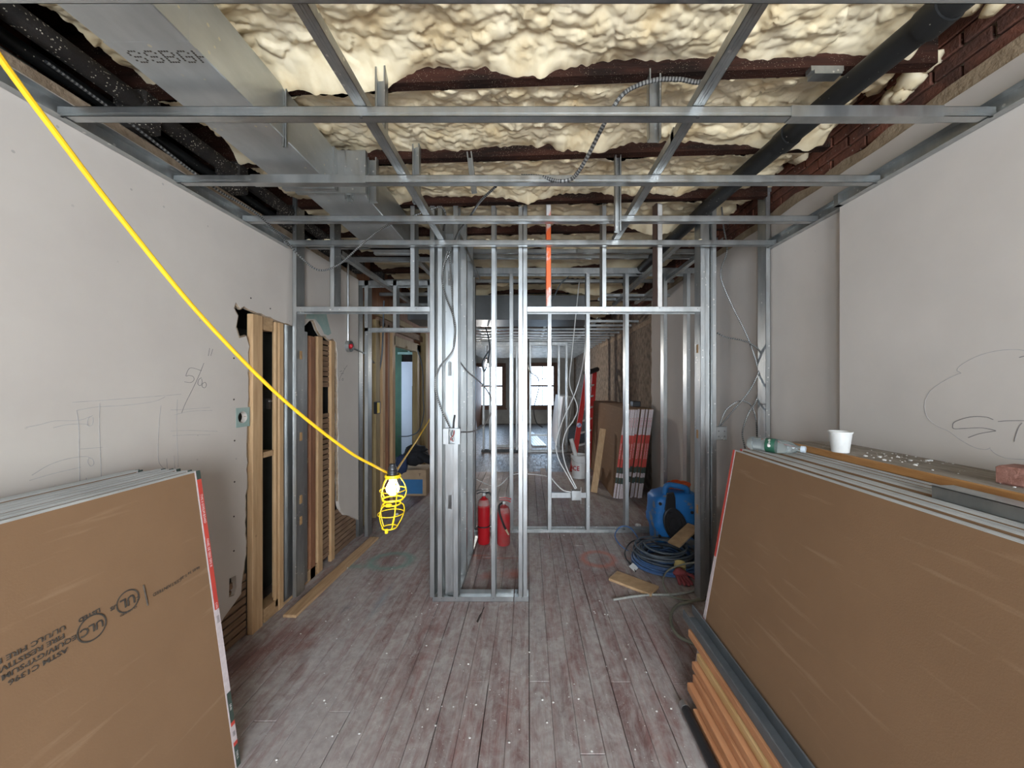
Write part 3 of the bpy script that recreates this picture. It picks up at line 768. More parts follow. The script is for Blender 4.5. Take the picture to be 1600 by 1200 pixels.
# ------------------------------------------------------------------ front stud partition at Y=2.6
YP, DP = 2.60, .092
X = lambda px, Y=YP: (px-CX)*Y/F
ZT = 2.95
fp = thing('stud_partition', 'front partition of bare galvanised studs with two door openings', 'partition', (X(750), YP, 0))
ZH = 2.066; ZH1 = 2.102
def fstud(pa, pb, z0, z1, web='+x', mat=None, holes=(), y=YP):
    return vstud(fp, X(pa), X(pb), y, y+DP, z0, z1, web, mat, holes)
fstud(457, 463.5, 0.03, ZT, '+x'); fstud(515.5, 522.5, ZH1, ZT, '+x'); fstud(641, 648, ZH1, ZT, '+x')
fstud(671.5, 679, .03, ZT, '+x', galv_new); fstud(683.5, 691, .03, ZT, '+x', galv_new)
fstud(708, 716, .03, ZT, '-x', galv_new)
vstud(fp, X(694), X(709), YP+.03, YP+.07, .03, 2.42, '-y', galv_new, holes=(2.31, .70, 1.66), name='stud')
fstud(767.5, 774.5, .03, ZT, '-x', galv_new); fstud(810, 816.7, .03, ZT, '-x', galv_new); fstud(817.2, 823.8, .03, ZT, '+x', galv_new)
o = fstud(853.5, 861, ZH1, ZT, '-x', orange_spray); o['label'] = 'orange spray-painted stud'
fstud(941, 947.5, ZH1, ZT, '-x')
o = fstud(1027.5, 1035, ZH1, ZT, '+x', pale_steel); o = vstud(fp, X(1026.3), X(1027.3), YP+.001, YP+DP, ZH1, ZT, '-x', rust_web)
fstud(1094.5, 1102, .0, ZT, '-x'); fstud(1112.8, 1119.5, .0, ZT, '-x'); vstud(fp, X(1103), X(1112), YP+.03, YP+.09, .0, ZT, '-y', galv)
fstud(1196.5, 1203.5, .0, 2.93, '-x')
htrack(fp, X(463.5), X(671.5), YP-.001, YP+DP, ZH, ZH1, 'down', name='header'); htrack(fp, X(824), X(1094.5), YP-.001, YP+DP, ZH, ZH1, 'down', name='header')
# door header continues a little over the chase corner, sole tracks
htrack(fp, X(676), X(802), YP-.003, YP+DP+.003, 0, .034, 'up', mat=galv_new); htrack(fp, X(803.5), X(826), YP-.003, YP+DP+.003, 0, .034, 'up', mat=galv_new)
htrack(fp, X(455), X(1205), YP-.002, YP+DP+.002, ZT-.03, ZT, 'down', name='top_track')
# chase side studs going back
for y in (2.95, 3.30): vstud(fp, X(679)-.005, X(716), y, y+.04, 0.0, ZT, '-y')
htrack(fp, X(673), X(716), YP+DP, 3.80, 0, .032, 'up', axis='y'); htrack(fp, X(673), X(716), YP+DP, 3.80, 2.62, 2.66, 'down', axis='y')
for (px, py) in ((697, 487), (650, 482), (520, 483), (470, 483), (830, 482), (860, 481), (946, 481), (1031, 481), (1090, 482), (676, 935), (690, 935), (712, 935), (771, 935), (815, 934)):
    p = W(px, py, YP-.003); m = MB(); m.lathe([(0, 0), (.0035, 0), (.003, .002)], p, 6, Matrix.Rotation(PI/2, 3, 'X')); m.build('screw', screw_m, fp)
for (px, py) in ((1089.5, 545), (1089.5, 678), (1089.5, 795), (473, 555), (473, 682), (473, 780), (473, 813)):
    p = W(px, py, YP+.05)
    xx = X(1094.5)-.002 if px > 800 else X(463.5)+.001
    m = MB(); m.box(xx, xx+.002, YP+.035, YP+.060, p.z-.03, p.z+.03); m.build('knockout', M('raw_wood_behind', (.45,.27,.12), None, 10, .8) if 'raw_wood_behind' not in bpy.data.materials else bpy.data.materials['raw_wood_behind'], fp)

# second partition at Y=3.80
Y2 = 3.80
sp = thing('stud_partition', 'second row of bare steel studs behind the front partition', 'partition', (X(900, Y2), Y2, 0))
for px, web in ((736, '+x'), (796, '-x'), (856, '-x'), (916, '-x'), (977, '-x'), (1037, '-x'), (1073, '-x')):
    vstud(sp, X(px, Y2), X(px, Y2)+.038, Y2, Y2+DP, .03 if px < 1000 else 0, 2.74, web, galv)
vstud(sp, X(727, Y2), X(736, Y2), Y2-.06, Y2, 0, 2.74, '-y', galv)
for a, b2 in ((727, 800), (800, 922), (922, 1100)): htrack(sp, X(a, Y2), X(b2, Y2)-.002, Y2-.003, Y2+DP+.003, 0, .030, 'up')
htrack(sp, X(727, Y2), XR1, Y2-.003, Y2+DP+.003, 2.70, 2.76, 'down', name='top_track')
for x0, x1, web in ((-1.755, -1.715, '+x'), (-1.66, -1.622, '+x')):
    vstud(sp, x0, x1, Y2-.1, Y2-.01, .0, 2.6, web, galv)
htrack(sp, -1.66, -.68, Y2-.1, Y2-.01, 2.085, 2.12, 'down', name='header')
for x in (-1.37, -1.02): vstud(sp, x, x+.036, Y2-.1, Y2-.01, 2.12, 2.6, '+x')
htrack(sp, -1.74, -.68, Y2-.1, Y2-.01, 2.55, 2.6, 'down', name='top_track')
p = W(860, 773, Y2); 
m = MB(); m.box(X(861, Y2), X(917, Y2), Y2, Y2+.03, CH-(778-600)*Y2/F, CH-(770-600)*Y2/F); m.build('cross_brace', galv_new, sp)

# third partition far back
sp3 = thing('stud_partition', 'slender far steel studs in front of the back windows', 'partition', (0, 8.3, 0))
for px in (754, 764, 797, 806, 827, 872, 884):
    vstud(sp3, X(px, 8.3), X(px, 8.3)+.04, 8.3, 8.38, .0, 2.5, '-x', galv)
htrack(sp3, X(752, 8.3), X(812, 8.3), 8.28, 8.40, .0, .05, 'up', mat=steel_dk); htrack(sp3, X(825, 8.3), X(886, 8.3), 8.28, 8.40, .0, .04, 'up')
htrack(sp3, X(752, 8.3), X(886, 8.3), 8.28, 8.40, 2.44, 2.5, 'down', name='top_track')
m = MB(); m.box(X(827, 8.3), X(858, 8.3), 8.27, 8.30, .37, .41); m.build('cross_brace', galv, sp3)
htrack(sp3, X(770, 8.9), X(820, 8.9), 8.9, 9.0, .0, .05, 'up')

# ------------------------------------------------------------------ drywall stacks
def text_obj(name, body, size, O, u, v, mat, parent, sx=1.0, bold=0):
    cu = bpy.data.curves.new('txt', 'FONT'); cu.body = body; cu.size = size; cu.align_x = 'CENTER'; cu.align_y = 'CENTER'; cu.extrude = .0002; cu.offset = bold
    cu.resolution_u = 2
    to = bpy.data.objects.new('txt', cu); COL.objects.link(to)
    dg = bpy.context.evaluated_depsgraph_get()
    me = bpy.data.meshes.new_from_object(to.evaluated_get(dg))
    bpy.data.objects.remove(to)
    u = Vector(u).normalized(); v = Vector(v).normalized(); n = u.cross(v)
    Mx = Matrix((u*sx, v, n)).transposed().to_4x4(); Mx.translation = Vector(O)
    off = Vector((0,0,0)); q = parent
    while q is not None: off += q.location; q = q.parent
    me.transform(Matrix.Translation(-off) @ Mx)
    me.materials.clear(); me.materials.append(mat)
    o = bpy.data.objects.new(name, me); COL.objects.link(o); o.parent = parent
    return o
ORD = ['front', 'second', 'third', 'fourth', 'fifth', 'sixth', 'seventh', 'eighth', 'ninth', 'tenth', 'eleventh', 'twelfth']
def drywall_pair(label, foot, side, lean, Yend, L, H=1.205, T=.0305, tape=True, group=None, dz=0, dark=0, red=(.42, 1.0), gap=True):
    """pair of sheets bound by an end tape. foot: x of the front face at the floor, side: +1 leans to +x, -1 to -x; far end at Yend"""
    t = thing('drywall_pair', label, 'drywall', (foot, Yend, 0), group)
    a = math.asin(lean/H)
    ux = side*math.sin(a); uz = math.cos(a)            # up along the sheet
    nx = side*math.cos(a); nz = -math.sin(a)            # away from the viewer's face, into the stack
    base = Vector((foot, 0, T*math.sin(a)+.001+dz))
    def pt(s_, th, y): return base+Vector((ux*s_+nx*th, y, uz*s_+nz*th))
    h = T/2
    for k in range(2):
        m = MB()
        t0, t1 = k*h+.0003, (k+1)*h-.0003
        bev = .004
        # section in (s,th): bevelled long edges
        sec = [(0, t0), (H-bev, t0), (H-.001, t0+.002), (H, (t0+t1)/2), (H-.001, t1-.002), (H-bev, t1), (0, t1)]
        m.mi = 0
        n = len(sec)
        vs = [pt(s_, th, Yend-L) for s_, th in sec]+[pt(s_, th, Yend) for s_, th in sec]
        o0 = len(m.v); m.add(vs, [])
        for kk in range(n):
            f = (kk, kk+n, (kk+1) % n+n, (kk+1) % n)
            m.f.append([o0+i for i in f]); m.m.append(0 if kk in (0, 5) else 1)
        m.f.append([o0+i for i in range(n)]); m.m.append(1)
        m.f.append([o0+i for i in range(2*n-1, n-1, -1)]); m.m.append(1)
        m.build('sheet', [brown_paper, dw_edge], t)
        m2 = MB(); m2.tube([pt(H-.0005, (t0+t1)/2, Yend-L+.01), pt(H-.0005, (t0+t1)/2, Yend-.01)], .0034, 6); m2.build('rounded_edge', dw_edge, t)
    tp = None
    if tape:
        def strip(name, s0, s1, mat, thk=.0012, ye=Yend):
            m = MB()
            sec = [(s0, -.0003), (s1, -.0003), (s1, T-.0004), (s0, T-.0004)]
            vs = [pt(s_, th, ye-.001) for s_, th in sec]+[pt(s_, th, ye+thk) for s_, th in sec]
            m.add(vs, [(0,1,2,3), (7,6,5,4), (0,4,5,1), (1,5,6,2), (2,6,7,3), (3,7,4,0)])
            # folded-over lip on the face
            for (ya, yb, mi) in ((ye-.018, ye+thk, 0), (ye-.0235, ye-.018, 1)):
                q = [pt(s0, -.0002, ya), pt(s1, -.0002, ya), pt(s1, -.0002, yb), pt(s0, -.0002, yb)]
                q2 = [p+Vector((-nx*.0008, 0, -nz*.0008)) for p in q]
                m.mi = mi
                m.add(q+q2, [(0,1,2,3), (7,6,5,4), (0,4,5,1), (1,5,6,2), (2,6,7,3), (3,7,4,0)])
            return m.build(name, [mat, tape_white], t)
        return t, pt, strip
    return t, pt, None

# left stack
LEFT = []
for k in range(9):
    foot = -1.172-k*.0318
    jit = 0 if k == 0 else random.uniform(-.015, .02)
    lab = ('front drywall pair with printed brown face in the stack leaning on the left wall' if k == 0 else
           '%s drywall pair from the front of the stack leaning on the left wall' % (ORD[k] if k < 8 else 'rearmost'))
    t, pt, strip = drywall_pair(lab, foot, -1, .165, 1.485+jit, 2.44, dz=0 if k == 0 else random.uniform(-.0, .006), group='drywall pairs on the left')
    strip('end_tape', 1.17, 1.205, tape_green); strip('end_tape', .64, 1.17, tape_red); strip('end_tape', .30, .64, tape_white)
    strip('end_tape', .18, .30, tape_green); strip('end_tape', .165, .18, tape_red); strip('end_tape', .10, .165, tape_white); strip('end_tape', .085, .10, tape_red); strip('end_tape', .0, .085, tape_green)
    if k == 0:
        ux = (pt(1,0,0)-pt(0,0,0)).normalized()
        nrm = -(pt(0,1,0)-pt(0,0,0)).normalized()
        # print on the brown face, upside down: text runs towards the viewer
        def face(px, py):
            # ray / sheet plane
            d = Vector(((px-CX)/F, 1, -(py-CY)/F)); o_ = Vector((0,0,CH)); p0 = pt(0, -.0016, 0)
            tt = (p0-o_).dot(nrm)/d.dot(nrm); return o_+d*tt
        U = Vector((0,-1,0)); V = -ux
        def ft(body, px, py, size, sx=1, bold=.0004): return text_obj('print', body, size, face(px, py), U, V, ink, t, sx, bold)
        ft('CERTAINTEED', 262, 917, .016, 1.0, 0); ft('06:05 34', 303, 891, .014, 1.0, 0)
        ft('T-20', 287, 901, .014, 1.0, 0)
        def oval(px, py, r_, nm='print_ring'):
            c0 = face(px, py); m = MB(); n = 28
            ring = [c0+(U*math.cos(2*PI*k2/n)*r_+V*math.sin(2*PI*k2/n)*r_) for k2 in range(n)]
            m.tube(ring+[ring[0]], .0022, 4, caps=False)
            for i, q in enumerate(m.v):
                dd = (q-c0).dot(nrm); m.v[i] = q-nrm*dd*.9
            m.build(nm, ink, t)
        oval(200, 939, .032); ft('UL', 200, 939, .040, .9, .001); ft('CLASSIFIED', 201, 955, .010, 1, 0); ft('C', 216, 934, .014); ft('US', 178, 949, .016, 1.1, .0006)
        a0, a1 = face(224, 914), face(231, 946)
        m = MB(); m.tube([a0, a1], .0022, 4); m.build('print_bar', ink, t)
        oval(144, 981, .035); ft('ULC', 144, 981, .032, .95, .0008); ft('LISTED', 140, 961, .016, 1.1, .0006)
        rows = ['ASTM C1396', 'EQUIV/GYPSUM BOARD R', 'FIRE RESISTIVE 19MM', 'UL/ULC FIRE RATED A']
        for i, rw in enumerate(rows):
            p_ = face(62, 1003)+V*0
            O = face(115-i*2, 991)+U*(.085)+V*(.030-i*.0185)*1.0
            text_obj('print', rw, .0185, O+U*(.004*len(rw)-.05), U, V, ink, t, 1.15, .0003)
        # white lettering on the tape
        for body, s_, mt, sz in (('TYPE X GYPSUM BOARD', 1.05, ink_white, .0135), ('PANEL DE YESO TIPO X', .87, ink_white, .0135), ('C1396', .655, ink_white, .011), ('|||||||||||', .60, ink, .013), ('5/8 IN', .24, ink_white, .012), ('||||||||', .133, ink, .012), ('TYPE X', .045, ink_white, .012)):
            text_obj('tape_print', body, sz, pt(s_, -.0013, 1.485-.0085), -ux, Vector((0,1,0)), mt, t, .80)
# right stack
for k in range(11):
    foot = .905+k*.0322
    jit = 0 if k == 0 else random.uniform(-.02, .02)
    lab = ('front drywall pair with bare brown face in the stack leaning on the right' if k == 0 else
           '%s drywall pair from the front of the stack leaning on the right' % (ORD[k] if k < 10 else 'rearmost'))
    t, pt, strip = drywall_pair(lab, foot, 1, .212, 1.985+jit, 2.44, dz=0 if k == 0 else random.uniform(0, .012), group='drywall pairs on the right')
    strip('end_tape', .62, 1.205, tape_red); strip('end_tape', .28, .62, tape_white); strip('end_tape', .2, .28, tape_red); strip('end_tape', .0, .2, tape_white)
# middle stack in the rear room (near end faces us)
def rear_pair(k, foot, Y0, L, lab):
    t = thing('drywall_pair', lab, 'drywall', (foot, Y0, 0), 'drywall pairs in the rear room')
    H, T, lean = 1.22, .0315, .16
    a = math.asin(lean/H); ux, uz = math.sin(a), math.cos(a); nx, nz = math.cos(a), -math.sin(a)
    base = Vector((foot, 0, T*math.sin(a)+.001))
    def pt(s_, th, y): return base+Vector((ux*s_+nx*th, y, uz*s_+nz*th))
    def slab(name, s0, s1, th0, th1, y0, y1, mats, mi=None):
        m = MB(); sec = [(s0, th0), (s1, th0), (s1, th1), (s0, th1)]
        m.add([pt(s_, th, y0) for s_, th in sec]+[pt(s_, th, y1) for s_, th in sec], [(0,1,2,3), (7,6,5,4), (0,4,5,1), (1,5,6,2), (2,6,7,3), (3,7,4,0)])
        return m.build(name, mats, t)
    for q in range(2): slab('sheet', 0, H, q*T/2+.0003, (q+1)*T/2-.0003, Y0, Y0+L, brown_paper)
    for (s0, s1, mt) in ((0, .20, tape_white), (.20, .28, tape_green), (.28, .34, tape_white), (.34, .42, tape_green), (.42, .86, tape_red), (.86, 1.21, tape_white)):
        slab('end_tape', s0, s1, 0, T-.002, Y0-.002, Y0, mt)
    for s_, bd, mt in ((.64, 'GYPSUM BOARD', ink_white), (1.03, '5/8 TYPE X', tape_red)):
        O = pt(s_, T/2, Y0-.0026); uu = Vector((ux, 0, uz)); text_obj('tape_print', bd, .022, O, uu, Vector((-nx, 0, -nz)), mt, t, 1.3)
for k in range(12):
    rear_pair(k, 1.155+k*.0328, 4.96+random.uniform(-.05, .06)+(.10 if k in (5, 6) else 0), 2.44, '%s red-taped drywall pair counted from the brown face, stack behind the studs' % (ORD[k] if k < 11 else 'rearmost'))

# ------------------------------------------------------------------ plank shelf on the right with cup, brick, rubble
t = thing('wood_plank', 'long heavy plank with dusty top lying along the right wall', 'plank', (1.55, 2.0, 1.197))
m = MB(); m.bbox(1.432, 1.698, -.9, 2.012, 1.197, 1.232, .004); m.build('plank_body', M('plank_side_wood', (.50,.25,.085), (.36,.16,.05), 6, .6, 0, .15, 60, stretch=(6,1.2,10)), t)
m = MB(); m.box(1.436, 1.696, -.9, 2.008, 1.232, 1.2335); m.build('dust_layer', dust_wood, t)
m = MB()
for (y, z) in ((1.02, 1.212), (.72, 1.22)): m.lathe([(0,0),(.011,0),(.009,.0008),(0,.001)], (1.4325, y, z), 12, Matrix.Rotation(-PI/2, 3, 'Y') @ Matrix.Scale(1.8, 3, (0,1,0)))
m.build('knot', M('dark_knot', (.10,.04,.015), None, 30, .6), t)
for i, y in enumerate((1.7, .2)):
    m = MB(); m.bbox(1.50, 1.68, y, y+.09, 0, 1.1965, .003)
    tag(m.build('support_post', pine), 'rough post under the %s end of the plank on the right' % ('far' if i == 0 else 'near'), 'post')
t = thing('paper_cup', 'white tapered paper cup on the dusty plank', 'cup', (1.455, 1.70, 1.2337))
c0 = t.location
m = MB(); m.lathe([(.0, .004), (.031, .004), (.0315, 0), (.033, .0), (.044, .093), (.0425, .093), (.0315, .008), (0, .008)], c0, 28); m.build('cup_body', white_pl, t, smooth=True)
m = MB(); m.lathe([(.0425, .088), (.0462, .089), (.0472, .0925), (.0462, .096), (.0425, .0965), (.0425, .088)], c0, 28); m.build('rim', white_pl, t, smooth=True)
m = MB(); m.T = Matrix.Translation((1.56, 1.08, 1.2337)) @ Matrix.Rotation(math.radians(14), 4, 'Z'); m.bbox(-.05, .05, -.10, .10, 0, .058, .006)
for i, v in enumerate(m.v): m.v[i] = v+Vector((random.uniform(-.002,.002), random.uniform(-.002,.002), 0))
tag(m.build('loose_brick', brick_loose), 'dusty red brick lying on the plank at right edge', 'brick')
m = MB()
for k in range(130):
    y = random.choice((random.gauss(1.52, .08), random.uniform(.5, 1.9), random.gauss(1.0, .1)))
    blob(m, (random.uniform(1.47, 1.68), min(max(y, .3), 1.95), 1.236), random.choice((.0012,.0015,.002,.003,.006)), (1.3, 1.3, .6), 3)
tag(m.build('plaster_rubble', chip_m), 'small white plaster crumbs scattered on the dusty plank', 'rubble', kind='stuff')
# bottle on the drywall stack
t = thing('water_bottle', 'clear plastic water bottle with green label lying on the right drywall stack', 'bottle', (1.19, 1.945, 1.205))
d = Vector((.155, -.175, -.004)).normalized(); q = d.to_track_quat('Z', 'Y').to_matrix() * 1.13
c0 = Vector((1.18, 1.955, 1.236))
m = MB(); m.lathe([(0, 0), (.022, 0), (.029, .008), (.0315, .02), (.030, .06), (.0315, .075), (.0315, .12), (.0310, .145), (.026, .168), (.017, .187), (.0125, .195), (.0125, .205)], c0, 24, q); m.build('bottle_body', glass_m, t, smooth=True)
m = MB(); m.lathe([(.0318, .075), (.0322, .076), (.0322, .112), (.0318, .113)], c0, 24, q); m.build('bottle_label', M('green_label', (.02,.10,.06), None, 30, .5), t, smooth=True)
m = MB(); m.lathe([(0, .221), (.0135, .221), (.0145, .218), (.0145, .205), (0, .204)], c0, 16, q); m.build('cap', M('pale_blue_cap', (.60,.68,.74), None, 8, .4), t, smooth=True)
m = MB()
side = d.cross(Vector((0,0,1))).normalized()
vv = (Vector((-.55,-.75,.35))); vv = (vv-d*vv.dot(d)).normalized()
lm = c0+d*.094*1.13+vv*.0326*1.13
tb = vv.cross(d).normalized()
for (a, b2, r_) in ((-.004, -.012, .007), ):
    m.lathe([(0,0),(r_,0),(r_,.0006),(0,.0008)], lm+tb*b2, 14, vv.to_track_quat('Z','Y').to_matrix())
m.build('label_emblem', ink_white, t)
text_obj('label_print', 'spring', .016, lm+tb*.008+vv*.0003, tb if tb.z < 0 else -tb, d, ink_white, t, .8)
# steel channel on the drywall stack
t = thing('steel_channel', 'short bright steel channel lying on top of the right drywall stack', 'channel', (1.29, 1.14, 1.2))
m = MB(); z0 = 1.196; m.box(1.262, 1.330, -.6, 1.14, z0+.036, z0+.038); m.box(1.262, 1.264, -.6, 1.14, z0, z0+.038); m.box(1.328, 1.330, -.6, 1.14, z0, z0+.038); m.build('channel_body', galv_new, t)

# ------------------------------------------------------------------ lumber pile beside the right stack
fx = [(.768, fir), (.785, fir), (.812, fir), (.822, fir), (.846, fir_y), (.856, fir)]
for k, (x0, mt) in enumerate(fx):
    ye = (1.70, 1.80, 1.80, 1.83, 1.83, 1.95)[k]
    m = MB(); z0 = .001+k*.0405
    m.bbox(x0, x0+.089-(.0 if k < 5 else .012), -.9, ye, z0, z0+.0375, .002)
    tag(m.build('lumber', mt), ['lowest orange board in the lumber pile by the right stack', 'second orange board up in the lumber pile at right', 'third orange board up in the lumber pile at right', 'fourth orange board up in the lumber pile at right', 'yellow knotty board with dark scratch in the lumber pile', 'top orange board just under the dark steel channel'][k], 'lumber', 'boards in the lumber pile')
t = thing('steel_channel', 'dark grey open steel channel lying on top of the lumber pile', 'channel', (.90, 2.04, .24))
z0 = .2442
ch_m = M('dull_slate_steel', (.17,.185,.195), (.125,.14,.15), 8, .5, .35)
m = MB(); m.box(.872, .938, -.9, 2.04, z0, z0+.002); m.build('channel_web', ch_m, t)
m = MB(); m.bbox(.866, .874, -.9, 2.04, z0, z0+.045, .0015); m.build('flange', ch_m, t)
m = MB(); m.bbox(.934, .942, -.9, 2.08, z0, z0+.050, .0015); m.build('flange', ch_m, t)
t = thing('black_pipe', 'black plastic pipe on the floor beside the lumber pile', 'pipe', (.735, 1.7, 0))
m = MB(); m.tube([(.742, 1.72, .021), (.735, -.8, .021)], .020, 12); m.build('pipe_body', black_pl, t, smooth=True)
m = MB(); m.tube([(.742, 1.745, .021), (.742, 1.715, .021)], .0215, 12); m.build('end_fitting', chrome, t, smooth=True)

# ------------------------------------------------------------------ loose boards on the floor
def flat_board(name, a, b2, w, th, mat, label, z=.001):
    a = Vector(a); b2 = Vector(b2); d = (b2-a); L = d.length; ang = math.atan2(d.y, d.x)
    m = MB(); m.T = Matrix.Translation((a.x, a.y, z)) @ Matrix.Rotation(ang, 4, 'Z'); m.bbox(0, L, -w/2, w/2, 0, th, .003)
    return tag(m.build(name, mat), label, 'board')
A = onZ(452, 966, 0); B = onZ(585, 842, 0)
flat_board('loose_board', A, B, .09, .02, pine_flat, 'long narrow pine board lying on the floor along the left wall')
A = onZ(962, 903, 0); B = onZ(1020, 925, 0); flat_board('loose_board', A+(A-B)*.08, B+(B-A)*.06, .15, .02, pine_x, 'short broad offcut board flat on the floor beside the cable coil')
m = MB(); m.T = Matrix.Translation((1.27, 3.18, .14)) @ Matrix.Rotation(math.radians(30), 4, 'Z') @ Matrix.Rotation(math.radians(-22), 4, 'Y'); m.bbox(0, .3, -.06, .06, 0, .02, .003)
tag(m.build('loose_board', pine_x), 'small wood offcut propped on the coil behind the steel post', 'board')

# ------------------------------------------------------------------ string lamp and yellow cord
LY = 1.50
top = W(614, 741, LY)
t = thing('work_lamp', 'lit work lamp in an open yellow plastic cage on a yellow cord', 'lamp', top)
k_ = LY/F
m = MB(); m.lathe([(0, .045), (.012, .045), (.014, .035), (.017, .030), (.017, .022), (.020, .020), (.020, .010), (.017, .008), (.019, 0), (.0, 0)], top+Vector((-.002,0,-.003)), 16); m.build('socket', black_pl, t, smooth=True)
m = MB(); m.lathe([(.018, .005), (.031, .005), (.033, 0), (.031, -.008), (.018, -.008), (.018, .005)], top+Vector((0,0,-.006)), 20); m.build('collar', yellow_pl, t, smooth=True)
bz = top+Vector((-.001,0,-.012))
m = MB(); m.lathe([(0, -.073), (.010, -.072), (.021, -.064), (.0265, -.050), (.025, -.038), (.018, -.024), (.0135, -.012), (.013, 0), (0, 0)], bz, 20); m.build('bulb', bulb_m, t, smooth=True)
def cage(c0, prof, rings, n, ang, nm, lean=Vector((0,0,0))):
    m = MB()
    hh = prof[-1][1]-prof[0][1]
    def P_(r_, z, a): return c0+Vector((r_*math.cos(a), r_*math.sin(a), z))+lean*((z-prof[0][1])/hh)
    for k in range(n):
        a = ang+2*PI*k/n
        m.tube(cr([P_(r_, z, a) for r_, z in prof], 5), .0023, 6)
    for r_, z, th in rings:
        q = 28; m.tube([P_(r_, z, 2*PI*k/q) for k in range(q+1)], th, 6, caps=False)
    return m.build(nm, yellow_pl, t, smooth=True, angle=60)
cage(top, [(.026, -.010), (.045, -.042), (.0525, -.072), (.046, -.096), (.040, -.101)], [(.051, -.064, .0020), (.041, -.101, .0034)], 5, 1.57, 'cage')
m = MB(); m.bbox(top.x-.014, top.x+.010, LY-.05, LY-.035, top.z-.121, top.z-.108, .003); m.build('hinge', yellow_pl, t)
cage(top+Vector((-.004,0,0)), [(.034, -.121), (.046, -.130), (.051, -.155), (.044, -.185), (.029, -.218)], [(.034, -.121, .0030), (.051, -.160, .0019), (.029, -.218, .0024)], 5, 1.57, 'cage', Vector((-.010,0,0)))
m = MB(); m.bbox(top.x-.022, top.x-.010, LY-.032, LY-.022, top.z-.233, top.z-.214, .002); m.build('latch', yellow_pl, t)
cord = [W(-60, -5, .55), W(0, 90, .60), W(90, 212, .68), W(200, 355, .80), W(320, 500, .95), W(440, 622, 1.13), W(540, 702, 1.31), W(585, 728, 1.42), W(604, 738, LY)]
m = MB(); m.tube(cr(cord, 8), .0052, 8)
tag(m.build('power_cord', yellow_cord, smooth=True), 'thick yellow power cord stretched from upper left down to the lamp', 'cord')
m = MB(); m.tube(cr([W(618, 738, LY), W(633, 715, 1.9), W(655, 682, 2.5), W(676, 645, 3.1), W(690, 600, 3.6)], 8), .0048, 8)
tag(m.build('power_cord', yellow_cord, smooth=True), 'thinner yellow cord rising from the lamp back behind the studs', 'cord')

# ------------------------------------------------------------------ armoured cables
def cable(label, pts, r=.0065, mat=None, name='armoured_cable', n=8):
    m = MB(); path = cr(pts, 8)
    if mat is None:
        fine = [path[0]]; acc = 0
        for a, b2 in zip(path[:-1], path[1:]):
            k = max(1, round((b2-a).length/.0065))
            fine += [a.lerp(b2, (i+1)/k) for i in range(k)]
        m.tube(fine, [r*(1.06 if i % 2 else .94) for i in range(len(fine))], n)
        for i in range(len(m.m)-2): m.m[i] = (i//n) % 2
        return tag(m.build(name, [mc_dark, mc_m], smooth=True), label, 'cable')
    m.tube(path, r, n)
    return tag(m.build(name, mat, smooth=True), label, 'cable')
Y1 = 1.70
cable('armoured cable looping under the foam between the ceiling channels', [W(1175, -5, 1.02), W(1166, 25, 1.12), W(1140, 90, 1.30), W(1100, 127, 1.42), W(1060, 124, 1.44), W(1020, 126, 1.45), W(980, 142, 1.47), W(958, 168, 1.50), W(938, 205, 1.56), W(915, 250, 1.64), W(895, 278, 1.71), W(872, 283, 1.735), W(845, 276, 1.76), W(815, 275, 1.79)], .0085)
cable('armoured cable drooping from the channel down behind the front studs', [W(775, 291, 1.84), W(750, 315, 1.98), W(735, 337, 2.2), W(715, 365, 2.5), W(704, 392, 2.63), W(694, 415, 2.64), W(691, 440, 2.62)], .0065)
cable('armoured cable swagging from the left wall top over the left door opening', [W(70, 95, 1.32), W(200, 190, 1.55), W(290, 260, 1.75), W(345, 300, 1.9), W(400, 333, 2.1), W(445, 375, 2.35), W(470, 402, 2.45), W(498, 422, 2.5), W(530, 413, 2.5), W(565, 382, 2.45), W(600, 355, 2.4), W(640, 340, 2.4), W(676, 326, 2.4), W(690, 324, 2.4), W(696, 335, 2.42), W(693, 360, 2.55)], .0062)
cable('armoured cable winding down the chase corner to the junction box', [W(702, 392, 2.61), W(704, 420, 2.61), W(706, 450, 2.6), W(708, 490, 2.595), W(711, 520, 2.59), W(708, 545, 2.59), W(698, 560, 2.585), W(686, 575, 2.58), W(680, 595, 2.58), W(683, 620, 2.58), W(692, 645, 2.585), W(703, 668, 2.61)], .0055)
cable('second armoured cable twisted beside the junction box riser', [W(699, 392, 2.6), W(692, 420, 2.6), W(691, 440, 2.6), W(697, 465, 2.59), W(706, 487, 2.58), W(711, 510, 2.58), W(709, 540, 2.58)], .0055)
cable('pale cable bowing right from the junction box through the chase', [W(712, 556, 2.70), W(730, 580, 2.8), W(755, 602, 2.9), W(768, 625, 2.95), W(767, 645, 2.95), W(755, 665, 2.9), W(738, 674, 2.75), W(719, 675, 2.62)], .0055, chrome)
cable('long armoured cable snaking down beside the right wall stud', [W(1125, 290, 2.75), W(1130, 350, 2.75), W(1136, 390, 2.7), W(1127, 420, 2.7), W(1128, 440, 2.7), W(1145, 480, 2.7), W(1165, 520, 2.7), W(1180, 560, 2.7), W(1187, 595, 2.7), W(1182, 625, 2.7), W(1170, 645, 2.7), W(1160, 675, 2.72), W(1164, 700, 2.72), W(1168, 730, 2.75)], .0058)
cable('armoured cable crossing from the post to the right wall stud and box', [W(1120, 520, 2.72), W(1135, 527, 2.7), W(1160, 532, 2.68), W(1178, 540, 2.66), W(1190, 555, 2.66), W(1186, 580, 2.68), W(1170, 612, 2.7), W(1145, 642, 2.75), W(1126, 665, 2.80)], .0055)
cable('short looping armoured cable above the steel outlet box at right', [W(1123, 667, 2.80), W(1135, 640, 2.78), W(1155, 627, 2.76), W(1172, 632, 2.74), W(1181, 655, 2.72), W(1183, 690, 2.72)], .0052)
